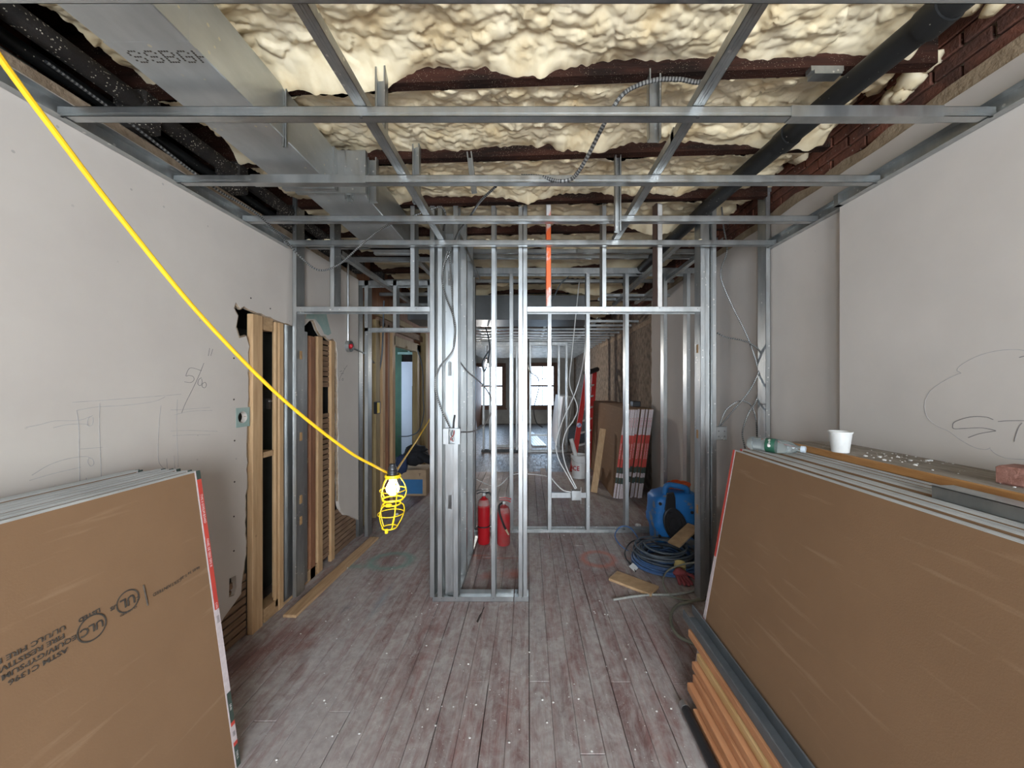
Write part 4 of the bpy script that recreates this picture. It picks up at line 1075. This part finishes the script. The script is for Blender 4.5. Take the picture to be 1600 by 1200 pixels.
t = thing('outlet_box', 'steel outlet box beside the right post under the cables', 'electrical box', W(1128, 688, 2.80))
c0 = t.location
m = MB(); m.bbox(c0.x-.045, c0.x+.040, c0.y, c0.y+.05, c0.z+.002, c0.z+.105, .003); m.build('box_body', galv, t)
for k in range(4): m = MB(); m.lathe([(0,0),(.006,0),(.006,.002),(0,.002)], c0+Vector((-.025+.045*(k % 2), -.0005, .03+.04*(k//2))), 8, Matrix.Rotation(PI/2, 3, 'X')); m.build('knockout', screw_m, t)
# junction box on the chase
t = thing('junction_box', 'open steel junction box full of wires on the chase studs', 'electrical box', W(705, 682, YP))
c0 = W(706, 682, YP-.03); c0.y = YP-.028
m = MB(); w, h = .055, .055
for a in ((-w, -w+.002, -h, h), (w-.002, w, -h, h), (-w, w, -h, -h+.002), (-w, w, h-.002, h)): m.box(c0.x+a[0], c0.x+a[1], c0.y, c0.y+.045, c0.z+a[2], c0.z+a[3])
m.box(c0.x-w, c0.x+w, c0.y+.043, c0.y+.045, c0.z-h, c0.z+h); m.build('box_body', galv_new, t)
m = MB(); m.box(c0.x-w-.006, c0.x-.025, c0.y-.003, c0.y, c0.z-h, c0.z+h); m.box(c0.x+.022, c0.x+w+.004, c0.y-.003, c0.y, c0.z-h, c0.z+h); m.build('plaster_ring', galv_new, t)
for k, mt in enumerate((white_pl, black_c, M('red_wire', (.5,.04,.03), None, 8, .5))):
    m = MB(); m.tube(cr([c0+Vector((-.015+.012*k, .03, .04)), c0+Vector((-.02+.015*k, .008, .01)), c0+Vector((.012-.012*k, .01, -.02)), c0+Vector((-.01+.01*k, .004, -.035))], 5), .003, 6); m.build('wire', mt, t, smooth=True)
m = MB(); m.tube(cr([c0+Vector((.005, .03, .05)), c0+Vector((.008, .03, .10)), c0+Vector((.016, .03, .15))], 5), .008, 8); m.build('conduit_stub', black_c, t, smooth=True)
# box on the second partition with two pale cables
t = thing('outlet_box', 'small steel box screwed to the brace between rear studs', 'electrical box', W(898, 773, Y2))
c0 = W(900, 773, Y2-.02)
m = MB(); m.bbox(c0.x-.05, c0.x+.05, Y2-.05, Y2-.001, c0.z-.05, c0.z+.05, .003); m.build('box_body', galv_new, t)
m = MB(); m.box(c0.x+.045, c0.x+.05, Y2-.052, Y2-.05, c0.z-.09, c0.z+.09); m.build('bracket', galv_new, t)
cable('outer pale cable hanging in a long curve to the rear brace box', [W(917, 395, 4.2), W(918, 480, 4.2), W(912, 560, 4.2), W(900, 610, 4.1), W(880, 655, 4.0), W(869, 690, 3.9), W(872, 715, 3.85), W(885, 740, 3.8), W(899, 764, 3.77)], .006, white_pl, 'pale_cable')
cable('inner pale cable hanging beside the ladder to the rear brace box', [W(905, 440, 4.3), W(893, 560, 4.3), W(890, 600, 4.2), W(902, 635, 4.1), W(897, 655, 4.0), W(884, 675, 3.9), W(879, 700, 3.86), W(885, 730, 3.8), W(901, 763, 3.77)], .006, white_pl, 'pale_cable')
cable('short pale cable from a rear stud to the brace box', [W(860, 745, 3.9), W(868, 755, 3.85), W(880, 766, 3.8), W(893, 769, 3.78)], .006, white_pl, 'pale_cable')
cable('thin pale wire drooping across the rear studs above the floor', [W(735, 745, 3.9), W(775, 760, 4.0), W(800, 742, 4.0), W(830, 741, 4.0), W(862, 745, 3.9)], .004, white_pl, 'pale_cable')
cable('black cord hanging inside the chase beside the rear corner stud', [W(733, 480, 3.5), W(730, 540, 3.5), W(727, 590, 3.5), W(730, 625, 3.5), W(738, 645, 3.5), W(735, 680, 3.5), W(729, 710, 3.5), W(728, 740, 3.5), W(734, 748, 3.5)], .006, black_c, 'hanging_cable')
cable('dark cable hanging along the left corridor studs', [W(600, 470, 4.4), W(598, 530, 4.4), W(596, 560, 4.4), W(590, 590, 4.4), W(584, 600, 4.4)], .010, grey_c, 'dark_cable')
cable('thin cable looped on the far corridor door jamb', [W(652, 545, 5.6), W(660, 575, 5.6), W(661, 620, 5.6), W(662, 645, 5.6), W(655, 672, 5.6), W(640, 681, 5.6), W(622, 682, 5.6)], .008, grey_c, 'dark_cable')
cable('curling black wires hanging before the right back window', [W(826, 520, 8.2), W(826, 560, 8.0), W(828, 580, 7.8), W(840, 590, 7.8), W(842, 605, 7.8), W(838, 622, 7.8), W(834, 640, 7.8), W(838, 660, 7.8), W(848, 668, 7.8)], .012, black_c, 'black_wire')
cable('second black wire dangling before the right back window', [W(842, 592, 7.9), W(855, 590, 7.9), W(860, 575, 7.9), W(862, 525, 8.2)], .008, black_c, 'black_wire')
cable('dark cable dangling between the rear ceiling channels', [W(905, 405, 4.2), W(890, 430, 4.2), W(875, 445, 4.2), W(862, 470, 4.2), W(845, 485, 4.2)], .006, grey_c, 'dark_cable')
cable('looped dark cable under the rear ceiling near the lamp', [W(745, 470, 6), W(755, 500, 6), W(765, 540, 6), W(760, 572, 6), W(756, 580, 6), W(754, 565, 6), W(766, 545, 6)], .012, grey_c, 'dark_cable')
# rear lamp glowing near the left back window
t = thing('work_lamp', 'small lit bulb hanging among the far studs before the left window', 'lamp', W(760, 570, 9))
m = MB(); m.lathe([(0, -.06), (.03, -.055), (.055, -.02), (.05, .02), (.025, .06), (.02, .09), (0, .09)], t.location, 16); m.build('bulb', bulb_m, t, smooth=True)
m = MB(); m.lathe([(.0, .14), (.03, .14), (.03, .085), (0, .085)], t.location, 12); m.build('socket', black_pl, t, smooth=True)
m = MB(); m.tube([t.location+Vector((0,0,.14)), t.location+Vector((.05,0,.9))], .012, 6); m.build('cord', black_c, t)
ld = bpy.data.lights.new('lamp_glow', 'POINT'); ld.energy = 140; ld.shadow_soft_size = .06; ld.color = (1, .96, .90)
lo = bpy.data.objects.new('lamp_glow', ld); COL.objects.link(lo); lo.parent = t; lo.location = (0, -.10, -.02)
# old electrical box on the left corridor wall with conduit
t = thing('round_box', 'round steel box with red wire cap on the left plaster wall', 'electrical box', onX(543, 541, XL))
c0 = t.location
rt = Matrix.Rotation(PI/2, 3, 'Y')
m = MB(); m.lathe([(0, 0), (.055, 0), (.055, .035), (.050, .035), (.050, .006), (0, .006)], c0, 20, rt); m.build('box_body', galv, t, smooth=True)
m = MB(); blob(m, c0+Vector((.03, 0, 0)), .022, (1, 1.2, 1), 6); m.build('wire_cap', M('red_cap', (.6,.02,.03), None, 8, .5), t, smooth=True)
m = MB(); m.tube([c0+Vector((.015, -.02, .05)), c0+Vector((.015, -.02, .80))], .010, 8); m.build('conduit', galv, t, smooth=True)
m = MB(); m.tube(cr([c0+Vector((.02, .03, -.01)), c0+Vector((.05, .25, -.05)), c0+Vector((.06, .45, -.13))], 5), .009, 8); m.build('conduit', galv, t, smooth=True)
t = thing('switch_box', 'yellow-black switch box on a corridor stud', 'electrical box', onX(588, 637, XC))
c0 = t.location; m = MB(); m.bbox(c0.x-.01, c0.x+.03, c0.y-.05, c0.y+.05, c0.z-.07, c0.z+.07, .003); m.build('box_body', black_pl, t)
m = MB(); m.box(c0.x+.03, c0.x+.033, c0.y-.045, c0.y+.02, c0.z-.06, c0.z+.06); m.build('yellow_label', yellow_pl, t)

# ------------------------------------------------------------------ fire extinguishers
def extinguisher(label, c0, r, h, body_mat, hose_side, band):
    t = thing('fire_extinguisher', label, 'extinguisher', c0, 'fire extinguishers in the chase')
    m = MB(); m.lathe([(0, .0), (r*.92, 0), (r, .012), (r, h*.80), (r*.95, h*.86), (r*.72, h*.93), (r*.40, h*.965), (r*.30, h*.975), (r*.30, h), (0, h)], c0, 28); m.build('cylinder', body_mat, t, smooth=True)
    m = MB(); m.lathe([(0, h), (.018, h), (.020, h+.012), (.015, h+.020), (.015, h+.035), (0, h+.035)], c0, 14); m.build('valve', chrome, t, smooth=True)
    m = MB(); T0 = c0+Vector((0,0,h+.03))
    m.prism([(-.065, -.012), (-.03, .004), (.035, .010), (.045, .018), (-.03, .014), (-.07, -.004)], lambda u, v, d: T0+Vector((u*hose_side, d, v)), -.008, .008); m.build('carry_handle', black_pl if hose_side > 0 else dusty_red, t)
    m = MB(); m.prism([(-.07, .016), (-.02, .030), (.04, .030), (.04, .036), (-.02, .037), (-.075, .024)], lambda u, v, d: T0+Vector((u*hose_side, d, v)), -.008, .008); m.build('lever', black_pl if hose_side > 0 else dusty_red, t)
    m = MB(); m.lathe([(0, 0), (.014, 0), (.014, .008), (0, .009)], T0+Vector((.005, -.016, -.008)), 14, Matrix.Rotation(PI/2, 3, 'X')); m.build('gauge', white_pl, t)
    hp = [T0+Vector((.012*1, 0, -.006)), T0+Vector((.055, 0, .0)), T0+Vector((.085, -.01, -.05)), T0+Vector((.08, -.045, -.14))] if hose_side > 0 else [T0+Vector((-.01, -.015, -.01)), T0+Vector((-.04, -.045, -.03)), T0+Vector((-.03, -.078, -.10)), T0+Vector((.005, -.082, -.20)), T0+Vector((.03, -.080, -.25))]
    m = MB(); m.tube(cr(hp, 6), .0095, 8); ho = m.build('hose', black_rub, t, smooth=True)
    dv = (hp[-1]-hp[-2]).normalized(); m = MB(); m.tube([hp[-1]-dv*.01, hp[-1]+dv*.05], [.011, .007], 8); m.build('nozzle', M('cream_nozzle', (.62,.52,.34), None, 9, .5) if 'cream_nozzle' not in bpy.data.materials else bpy.data.materials['cream_nozzle'], ho)
    if band: m = MB(); m.lathe([(r+.0005, 0), (r+.004, 0), (r+.004, .012), (r+.0005, .012)], c0+Vector((0,0,h*.36)), 28); m.build('strap', black_rub, t)
    m = MB(); m.lathe([(r*.93, h*.785), (r*1.004, h*.79), (r*.957, h*.862), (r*.73, h*.932)], c0, 28); m.build('dusty_shoulder', M('shoulder_dust', (.36,.27,.25), (.42,.10,.09), 14, .8) if 'shoulder_dust' not in bpy.data.materials else bpy.data.materials['shoulder_dust'], t, smooth=True)
c0 = onZ(756, 848, 0); c0.z = .001
extinguisher('glossy red fire extinguisher with black strap, left of the two', c0, .060, .455, ext_red, 1, True)
c0 = onZ(787, 850, 0); c0.z = .001
extinguisher('dusty red fire extinguisher with black hose in front, right of the two', c0, .063, .385, dusty_red, -1, False)

# ------------------------------------------------------------------ blue air mover
t = thing('air_mover', 'dusty blue plastic air mover blower behind the steel post', 'blower', (1.42, 3.55, 0))
m = MB()
prof = [(-.215,.02),(-.13,.0),(.22,.0),(.24,.03),(.24,.42),(.20,.50),(.10,.525),(-.10,.525),(-.19,.50),(-.235,.46),(-.235,.30),(-.25,.27),(-.25,.20),(-.215,.17)]
m.prism(prof, lambda u, v, d: Vector((1.425+u, d, v)), 3.38, 3.70)
bo = m.build('housing', blue_pl, t, bevel=.022)
for p in bo.data.polygons: p.use_smooth = True
md = bo.modifiers.new('soft', 'SUBSURF'); md.levels = 1; md.render_levels = 1
def tilt_disc(c0, prof_, sx, nm, mat, a=-.35, n=28):
    Mx = Matrix.Rotation(a, 3, 'Y') @ Matrix.Rotation(PI/2, 3, 'X') @ Matrix.Diagonal((sx, 1, 1))
    m = MB(); m.lathe(prof_, c0, n, Mx); return m.build(nm, mat, t, smooth=True)
g = tilt_disc(Vector((1.36, 3.378, .25)), [(0, .0), (.165, .0), (.165, .018), (.15, .022), (.148, .008), (.12, .008), (.12, .014), (.105, .014), (.105, .004), (.07, .004), (.07, .012), (.05, .012), (.05, .003), (0, .003)], .62, 'inlet_grille', black_pl)
m = MB(); m.prism([(-.05,.0),(.05,-.02),(.045,.12),(.03,.17),(-.03,.16)], lambda u, v, d: Vector((1.315+u, d, .38+v)), 3.362, 3.385); m.build('control_panel', black_pl, t, bevel=.004)
m = MB(); m.prism([(0,0),(.10,-.09),(.14,-.05),(.13,.02),(.02,.06)], lambda u, v, d: Vector((1.45+u, d, .19+v)), 3.364, 3.385); m.build('outlet_bracket', black_pl, t, bevel=.004)
m = MB(); m.tube(cr([(1.30,3.46,.50), (1.30,3.45,.57), (1.34,3.45,.595), (1.46,3.45,.575), (1.50,3.45,.555), (1.51,3.46,.50)], 6), .026, 10); m.build('handle', M('blue_handle', (.012,.15,.42), (.05,.17,.38), 6, .45), t, smooth=True)
for (x, z) in ((1.225, .44), (1.52, .36), (1.22, .14)):
    m = MB(); m.lathe([(0,0),(.014,0),(.014,.012),(0,.012)], (x, 3.385, z), 12, Matrix.Rotation(PI/2, 3, 'X')); m.build('bolt_boss', black_pl, t)
m = MB(); pts = []
for k in range(90):
    a = k*.42; pts.append(Vector((1.47+(.10+.02*math.sin(k*1.3))*math.cos(a), 3.58+(.075+.012*math.cos(k*.9))*math.sin(a), .535+.0006*k+.006*math.sin(k*2.1))))
m.tube(pts, .007, 6); tag(m.build('extension_cord', orange_c, smooth=True), 'coiled orange extension cord on top of the blue blower', 'cord')

# ------------------------------------------------------------------ cable coil, hoses, glove
def coil(label, cx, cy, r0, r1, z0, z1, turns, rad, mat, seed, tail=None, squash=.9):
    random.seed(seed); pts = []
    n = turns*26
    jit = [random.uniform(-1, 1) for _ in range(turns+2)]
    for k in range(n+1):
        a = 2*PI*k/26; q = k/26; i = int(q); f = q-i
        rr = r0+(r1-r0)*(.5+.5*math.sin(q*2.4)) + .010*(jit[i]*(1-f)+jit[min(i+1, turns)]*f)
        pts.append(Vector((cx+rr*math.cos(a)+.012*jit[i]*f, cy+rr*math.sin(a)*squash, z0+(z1-z0)*k/n+.006*math.sin(a*1.7+q))))
    if tail: pts += cr([pts[-1]]+[Vector(p) for p in tail], 6)[1:]
    m = MB(); m.tube(pts, rad, 7)
    return tag(m.build('cable_coil', mat, smooth=True), label, 'cable')
cc = onZ(1040, 880, 0)
coil('outer coil of bright blue cable on the floor by the blower', cc.x, cc.y, .235, .285, .010, .055, 8, .0075, blue_c, 3)
coil('main coil of slate grey cable heaped on the floor', cc.x-.01, cc.y+.02, .165, .255, .012, .150, 13, .0075, grey_c, 5)
coil('inner coil of blue cable inside the grey heap', cc.x-.02, cc.y+.02, .12, .20, .012, .10, 7, .007, blue_c, 9)
cable('loose blue cable end looping up from the coil', [cc+Vector((.03,.02,.12)), W(1012, 862, 3.3), W(1000, 845, 3.42), W(985, 825, 3.52), W(970, 823, 3.6), W(961, 835, 3.55), W(966, 848, 3.45), W(980, 860, 3.4), W(995, 865, 3.35)], .006, blue_c, 'blue_cable')
cable('loose dark cable loop at the left of the coil', [W(1035, 860, 3.2)+Vector((0,0,.03)), W(1010, 843, 3.5), W(988, 846, 3.45), W(977, 860, 3.3), W(978, 872, 3.2), W(986, 882, 3.1), W(993, 893, 3.0)], .006, black_c, 'loose_cable')
random.seed(21)
m = MB(); m.T = Matrix.Translation(onZ(990, 890, 0)+Vector((0,0,.02))) @ Matrix.Rotation(.9, 4, 'Z') @ Matrix.Rotation(.5, 4, 'X'); m.bbox(-.04, .04, -.028, .028, 0, .003, .001)
tag(m.build('cable_tag', white_pl), 'crumpled white tag tied to the cable coil', 'tag')
cable('pale flexible conduit running across the floor to the stack', [onZ(958, 937, .01), onZ(990, 932, .01), onZ(1020, 929, .01), onZ(1050, 929, .01), onZ(1080, 924, .01), onZ(1105, 915, .012), onZ(1122, 905, .012)], .009, M('pale_conduit', (.42,.42,.38), (.30,.30,.27), 60, .5, .4), 'floor_conduit')
cable('speckled hose looping from the coil towards the right stack', [W(1112, 880, 2.75), W(1085, 879, 2.85), W(1060, 884, 2.9), W(1042, 893, 2.9), W(1036, 908, 2.80), onZ(1042, 925, .01), onZ(1052, 933, .01), onZ(1075, 938, .01), onZ(1100, 937, .01), onZ(1118, 930, .01)], .0065, olive_c, 'floor_hose')
cable('olive hose curling on the floor beside the drywall corner', [onZ(1115, 930, .012), onZ(1080, 940, .012), onZ(1060, 945, .012), onZ(1049, 958, .012), onZ(1050, 978, .012), onZ(1062, 995, .012), onZ(1085, 1006, .012)], .010, olive_c, 'floor_hose')
t = thing('work_glove', 'red rubber work glove with yellow cuff lying by the coil', 'glove', onZ(1062, 905, .0))
c0 = onZ(1062, 905, 0)+Vector((0,0,.05))
m = MB(); blob(m, c0, .052, (1, .7, .75), 8); m.build('palm', glove_red, t, smooth=True)
for k in range(4):
    m = MB(); a = c0+Vector((-.030+.022*k, -.02, -.015)); m.tube(cr([a, a+Vector((.004*k-.004, -.05, -.008)), a+Vector((.010*k-.01, -.085-.008*(k % 3), -.022))], 4), [.013]*8+[.007], 8); m.build('finger', glove_red, t, smooth=True)
m = MB(); a = c0+Vector((.045, .0, -.005)); m.tube(cr([a, a+Vector((.04,-.02,-.005)), a+Vector((.06,-.05,-.02))], 4), [.013]*8+[.008], 8); m.build('thumb', glove_red, t, smooth=True)
m = MB(); m.lathe([(.030, 0), (.042, .0), (.047, .05), (.043, .05), (.030, 0)], c0+Vector((.012, .02, .02)), 14, Matrix.Rotation(-.9, 3, 'X') @ Matrix.Rotation(.25, 3, 'Y')); m.build('cuff', glove_yel, t, smooth=True)

# ------------------------------------------------------------------ rear room objects
t = thing('bucket', 'white plastic pail with red lettering beside the ladder', 'bucket', onZ(905, 746, 0))
c0 = Vector((t.location.x, t.location.y, .001)); 
m = MB(); m.lathe([(0, .006), (.105, .006), (.108, 0), (.112, 0), (.135, .33), (.140, .33), (.140, .345), (.137, .345), (.138, .37), (.143, .372), (.143, .38), (.132, .38), (.110, .01), (0, .01)], c0, 32); m.build('pail_body', white_bkt, t, smooth=True)
for k, ch in enumerate('ACE'):
    a = math.radians(-158+k*26); rr = .1265
    O = c0+Vector((rr*math.cos(a), rr*math.sin(a), .17)); u = Vector((-math.sin(a), math.cos(a), 0)); v = Vector((.07*math.cos(a), .07*math.sin(a), 1)).normalized()
    text_obj('lettering', ch, .105, O+Vector((math.cos(a), math.sin(a), 0))*.0035, u, v, bkt_red, t, .85, .003)
m = MB(); pts = [c0+Vector((.14*math.cos(a), .14*math.sin(a), .355-.09*math.sin((a+PI)))) for a in [(-PI+PI*k/16) for k in range(17)]]; m.tube(pts, .003, 6); m.build('bail_handle', chrome, t, smooth=True)
m = MB(); m.tube([c0+Vector((.03, 0, .03)), c0+Vector((-.135, -.02, .64))], .035, 14)
tag(m.build('paper_roll', white_pl, smooth=True), 'white roll sticking out of the lettered pail', 'roll')
t = thing('ladder', 'red fibreglass ladder leaning in the rear room', 'ladder', (.98, 6.75, 0))
top_, bot = W(931, 578, 7.9), onZ(899, 738, 0)
fa, fb_ = Vector((.78, 6.45, 0)), Vector((1.12, 6.75, 0)); ta, tb_ = W(917, 585, 7.3), W(929, 580, 7.6)
def rail(a, b2, nm='side_rail'):
    d = (b2-a).normalized(); m = MB(); s1 = d.cross(Vector((0,1,0))).normalized(); s2 = d.cross(s1).normalized(); w, e = .046, .018
    m.add([a+s1*i*w+s2*j*e for i, j in ((-1,-1),(1,-1),(1,1),(-1,1))]+[b2+s1*i*w+s2*j*e for i, j in ((-1,-1),(1,-1),(1,1),(-1,1))], [(0,1,2,3),(7,6,5,4),(0,4,5,1),(1,5,6,2),(2,6,7,3),(3,7,4,0)])
    return m.build(nm, ladder_red, t)
rail(fa, ta); rail(fb_, tb_)
for k in range(1, 8):
    f = k/8.3; m = MB(); m.tube([fa.lerp(ta, f), fb_.lerp(tb_, f)], .02, 8); m.build('rung', white_pl, t, smooth=True)
m = MB(); m.tube([ta+Vector((-.03,0,.02)), tb_+Vector((.06,0,.04))], .05, 10); m.build('top_cap', black_pl, t, smooth=True)
p = fa.lerp(ta, .45)+Vector((-.01,-.045,0)); m = MB(); m.lathe([(0,0),(.045,0),(.045,.002),(0,.002)], p, 16, Matrix.Rotation(PI/2, 3, 'X')); m.build('badge', M('blue_badge', (.05,.10,.35), (.6,.6,.65), 30, .5), t)
a, b2 = onZ(930, 770, 0)+Vector((-.02,0,.0)), W(942, 670, 5.45)
a.z = .005
m = MB(); d = (b2-a).normalized(); s1 = Vector((1,0,0)); s1 = (s1-d*s1.dot(d)).normalized(); s2 = d.cross(s1)
m.add([a+s1*i*.045+s2*j*.010 for i, j in ((-1,-1),(1,-1),(1,1),(-1,1))]+[b2+s1*i*.045+s2*j*.010 for i, j in ((-1,-1),(1,-1),(1,1),(-1,1))], [(0,1,2,3),(7,6,5,4),(0,4,5,1),(1,5,6,2),(2,6,7,3),(3,7,4,0)])
tag(m.build('leaning_board', pine), 'pine board leaning upright against the rear drywall stack', 'board')
m = MB(); p = W(993, 634, 5.3); m.bbox(p.x-.05, p.x+.06, 5.25, 5.4, 1.222, 1.30, .006)
tag(m.build('battery_pack', black_pl), 'small black case resting on top of the rear drywall stack', 'case')
# far drywall stack
t = thing('drywall_stack', 'far grey drywall stack with faded tapes leaning under right window', 'drywall', (1.0, 9.2, 0))
for k in range(6):
    x0 = .72+k*.045; m = MB()
    m.prism([(x0, 0), (x0+.03, 0), (x0+.19, 1.22), (x0+.16, 1.22)], lambda u, v, d: Vector((u, d, v)), 9.2, 11.6); m.build('sheet', [white_panel, dw_edge][k > 1], t)
t = thing('stud_bundle', 'bundle of bright steel studs on the far floor', 'studs', (.25, 9.0, 0))
for k in range(5):
    m = MB(); m.T = Matrix.Translation((.12+k*.07, 9.0, .0)) @ Matrix.Rotation(.12, 4, 'Z'); c_profile_v2 = m.box(0, .06, 0, 2.6, .0, .032); m.build('stud', galv_new, t)
m = MB(); m.prism([(-1.66, 0), (-1.58, 0), (-1.72, 1.0), (-1.76, 1.0)], lambda u, v, d: Vector((u, d, v)), 10.2, 11.5)
tag(m.build('leaning_sheet', white_panel), 'pale sheet leaning below the left back window', 'sheet')
# box and dark jacket in the corridor
t = thing('carton', 'cardboard carton with a blue panel on the corridor floor', 'box', onZ(645, 775, 0))
c0 = onZ(648, 775, 0)
m = MB(); m.bbox(c0.x-.20, c0.x+.16, c0.y, c0.y+.35, .001, .36, .004); m.build('carton_body', carton, t)
m = MB(); m.box(c0.x-.19, c0.x+.11, c0.y-.002, c0.y, .03, .23); m.build('blue_panel', carton_blue, t)
text_obj('lettering', 'T', .06, (c0.x+.07, c0.y-.002, .29), (1,0,0), (0,0,1), ink, t)
t = thing('tool_bag', 'black bag with a navy cloth slumped on the carton', 'bag', c0+Vector((0,.1,.36)))
random.seed(4)
m = MB(); blob(m, c0+Vector((-.04,.16,.52)), .17, (1.25,.8,.75), 9); blob(m, c0+Vector((-.02,.12,.62)), .10, (1.6,.7,.7), 8); m.build('bag_body', cloth_blk, t, smooth=True, angle=180)
m = MB(); m.tube(cr([c0+Vector((.05,.08,.56)), c0+Vector((.16,.06,.50)), c0+Vector((.26,.08,.47))], 5), [.06]*10+[.04], 10); m.build('sleeve', cloth_blk, t, smooth=True)
m = MB(); blob(m, c0+Vector((-.16,-.075,.45)), .10, (.9,.5,1.3), 8); m.build('cloth', navy, t, smooth=True, angle=180)

# ------------------------------------------------------------------ floor debris
random.seed(33)
m = MB()
for k in range(300):
    Yd = 1.3+abs(random.gauss(0, 1.3)); xd = random.uniform(-1.1, .72) if Yd < 2.2 else random.uniform(-1.55, 1.0)
    if Yd > 5.5: continue
    blob(m, (xd, Yd, .002), random.choice((.0012, .0016, .002, .002, .003, .0045)), (1.3, 1, .6), 3)
tag(m.build('floor_debris', chip_m), 'tiny white plaster crumbs scattered over the floorboards', 'debris', kind='stuff')
for i, (px, py, r_, lb) in enumerate(((540, 889, .016, 'white plaster lump beside the long pine board'), (997, 823, .026, 'white crumpled lump by the rear sole track'), (620, 805, .02, 'crumpled clear wrapper on the corridor floor'))):
    p = onZ(px, py, 0); m = MB(); blob(m, (p.x, p.y, r_*.6), r_, (1.2, 1, .7), 6); tag(m.build('plaster_lump', chip_m), lb, 'debris')

m = MB()
for k in range(34):
    px_ = random.choice((random.uniform(740, 900), random.uniform(470, 520), random.uniform(1030, 1180)))
    r_ = random.choice((.003, .004, .006, .010)); q = W(px_, 378, 2.555)
    blob(m, (q.x, 2.553, ZG+.036+r_*.5), r_, (1.6, .8, .7), 4)
tag(m.build('foam_crumbs', foam_m, smooth=True, angle=180), 'small cream foam crumbs caught on the channel above the partition', 'debris', kind='stuff')

# ------------------------------------------------------------------ pencil drawings on the walls
def ribbon(m, pix, X_, sgn, w=.0022, smooth=4):
    P3 = [onX(px, py, X_+sgn*.0008) for px, py in pix]
    if len(P3) > 2: P3 = cr(P3, smooth)
    for a, b2 in zip(P3[:-1], P3[1:]):
        d = (b2-a)
        if d.length < 1e-5: continue
        n = Vector((1,0,0)).cross(d).normalized()*w/2; e = Vector((sgn*.0005, 0, 0))
        m.add([a+n, b2+n, b2-n, a-n, a+n-e*2, b2+n-e*2, b2-n-e*2, a-n-e*2], [(0,1,2,3),(7,6,5,4),(0,4,5,1),(1,5,6,2),(2,6,7,3),(3,7,4,0)])
zl = lambda x, y: (x/3.0, 400+y/3.0)          # helper for coordinates read in an enlarged view
def marks(name, strokes, X_, sgn, mat, parent, w=.0022, conv=lambda x, y: (x, y)):
    m = MB()
    for s_ in strokes: ribbon(m, [conv(*p) for p in s_], X_, sgn, w)
    o = m.build(name, mat, parent); return o
marks('pencil_note', [[(945,538),(905,525),(885,530),(872,562),(885,560),(905,565),(910,580),(895,593),(865,590)], [(956,502),(935,555),(905,620),(870,690),(852,735)],
      [(945,570),(932,580),(928,600),(940,608),(948,592),(945,575)], [(950,598),(962,592),(968,605),(960,618),(948,612),(950,598)], [(983,432),(980,450),(977,468)], [(998,436),(993,452),(988,468)]], XL, 1, pencil, wall_left, .0024, zl)
marks('pencil_sketch', [[(340,686),(500,675),(700,660),(850,648)], [(360,724),(450,708),(560,702),(650,693),(730,680),(775,660)], [(360,724),(370,800),(372,950),(375,1050),(385,1115)], [(468,690),(466,800),(472,950),(478,1100)],
      [(755,700),(745,800),(742,950),(768,1000),(770,1040)], [(832,672),(828,800),(835,960),(835,990)], [(782,950),(785,990),(790,1040)], [(815,935),(820,990),(826,1030)],
      [(125,803),(190,790),(260,773),(370,770),(425,752)], [(250,805),(320,790),(400,788),(410,795)], [(435,748),(415,760),(410,785),(420,798),(435,785),(436,755)], [(150,1028),(230,980),(320,950),(400,940),(425,950)], [(140,1052),(250,1020),(380,990)], [(418,945),(412,965),(425,985),(440,975),(436,955),(420,945)],
      [(800,722),(850,720),(985,710)], [(815,745),(900,727),(995,724)], [(800,820),(900,818),(1020,822)], [(810,842),(900,838),(985,838)], [(375,905),(440,900),(480,897)], [(405,1040),(405,1080),(403,1105)], [(448,1045),(455,1075),(460,1100)], [(415,1082),(450,1072),(480,1068)], [(400,1060),(440,1050),(485,1045)]], XL, 1, pencil_faint, wall_left, .0018, zl)
zr = lambda x, y: (1400+x*200/923.0, 520+y*260/1200.0)
marks('pencil_cloud', [[(1100,160),(923,127),(850,121),(740,128),(620,156),(520,200),(455,245),(440,272),(455,282),(466,292),(440,300),(340,350),(250,415),(213,480),(205,545),(225,610),(290,670),(375,708),(460,770),(560,825),(640,842),(680,830)], [(680,840),(720,875),(790,903),(880,912),(960,912),(1100,905)]], XR0, -1, pencil_faint, wall_right, .002, zr)
marks('pencil_lettering', [[(700,626),(650,608),(560,604),(480,620),(420,645),(408,670),(420,692),(520,688),(620,686),(715,705),(690,712),(600,728),(520,756)], [(735,640),(820,634),(960,634),(1050,640)], [(908,650),(885,680),(860,745),(852,785)], [(888,178),(923,168),(960,160)]], XR0, -1, pencil, wall_right, .0024, zr)
zc = lambda x, y: (440+x*160/873.0, 540+y*220/1200.0)
marks('pencil_note', [[(493,300),(500,270),(520,235),(545,190),(560,170)], [(497,222),(515,215)], [(505,240),(530,235)], [(520,280),(528,285),(522,298),(515,290),(522,278)], [(530,190),(540,200)]], XL, 1, pencil, wall_left, .004, zc)
print('objects', len(bpy.data.objects), 'tris ~', sum(len(o.data.polygons) for o in bpy.data.objects if o.type == 'MESH'))
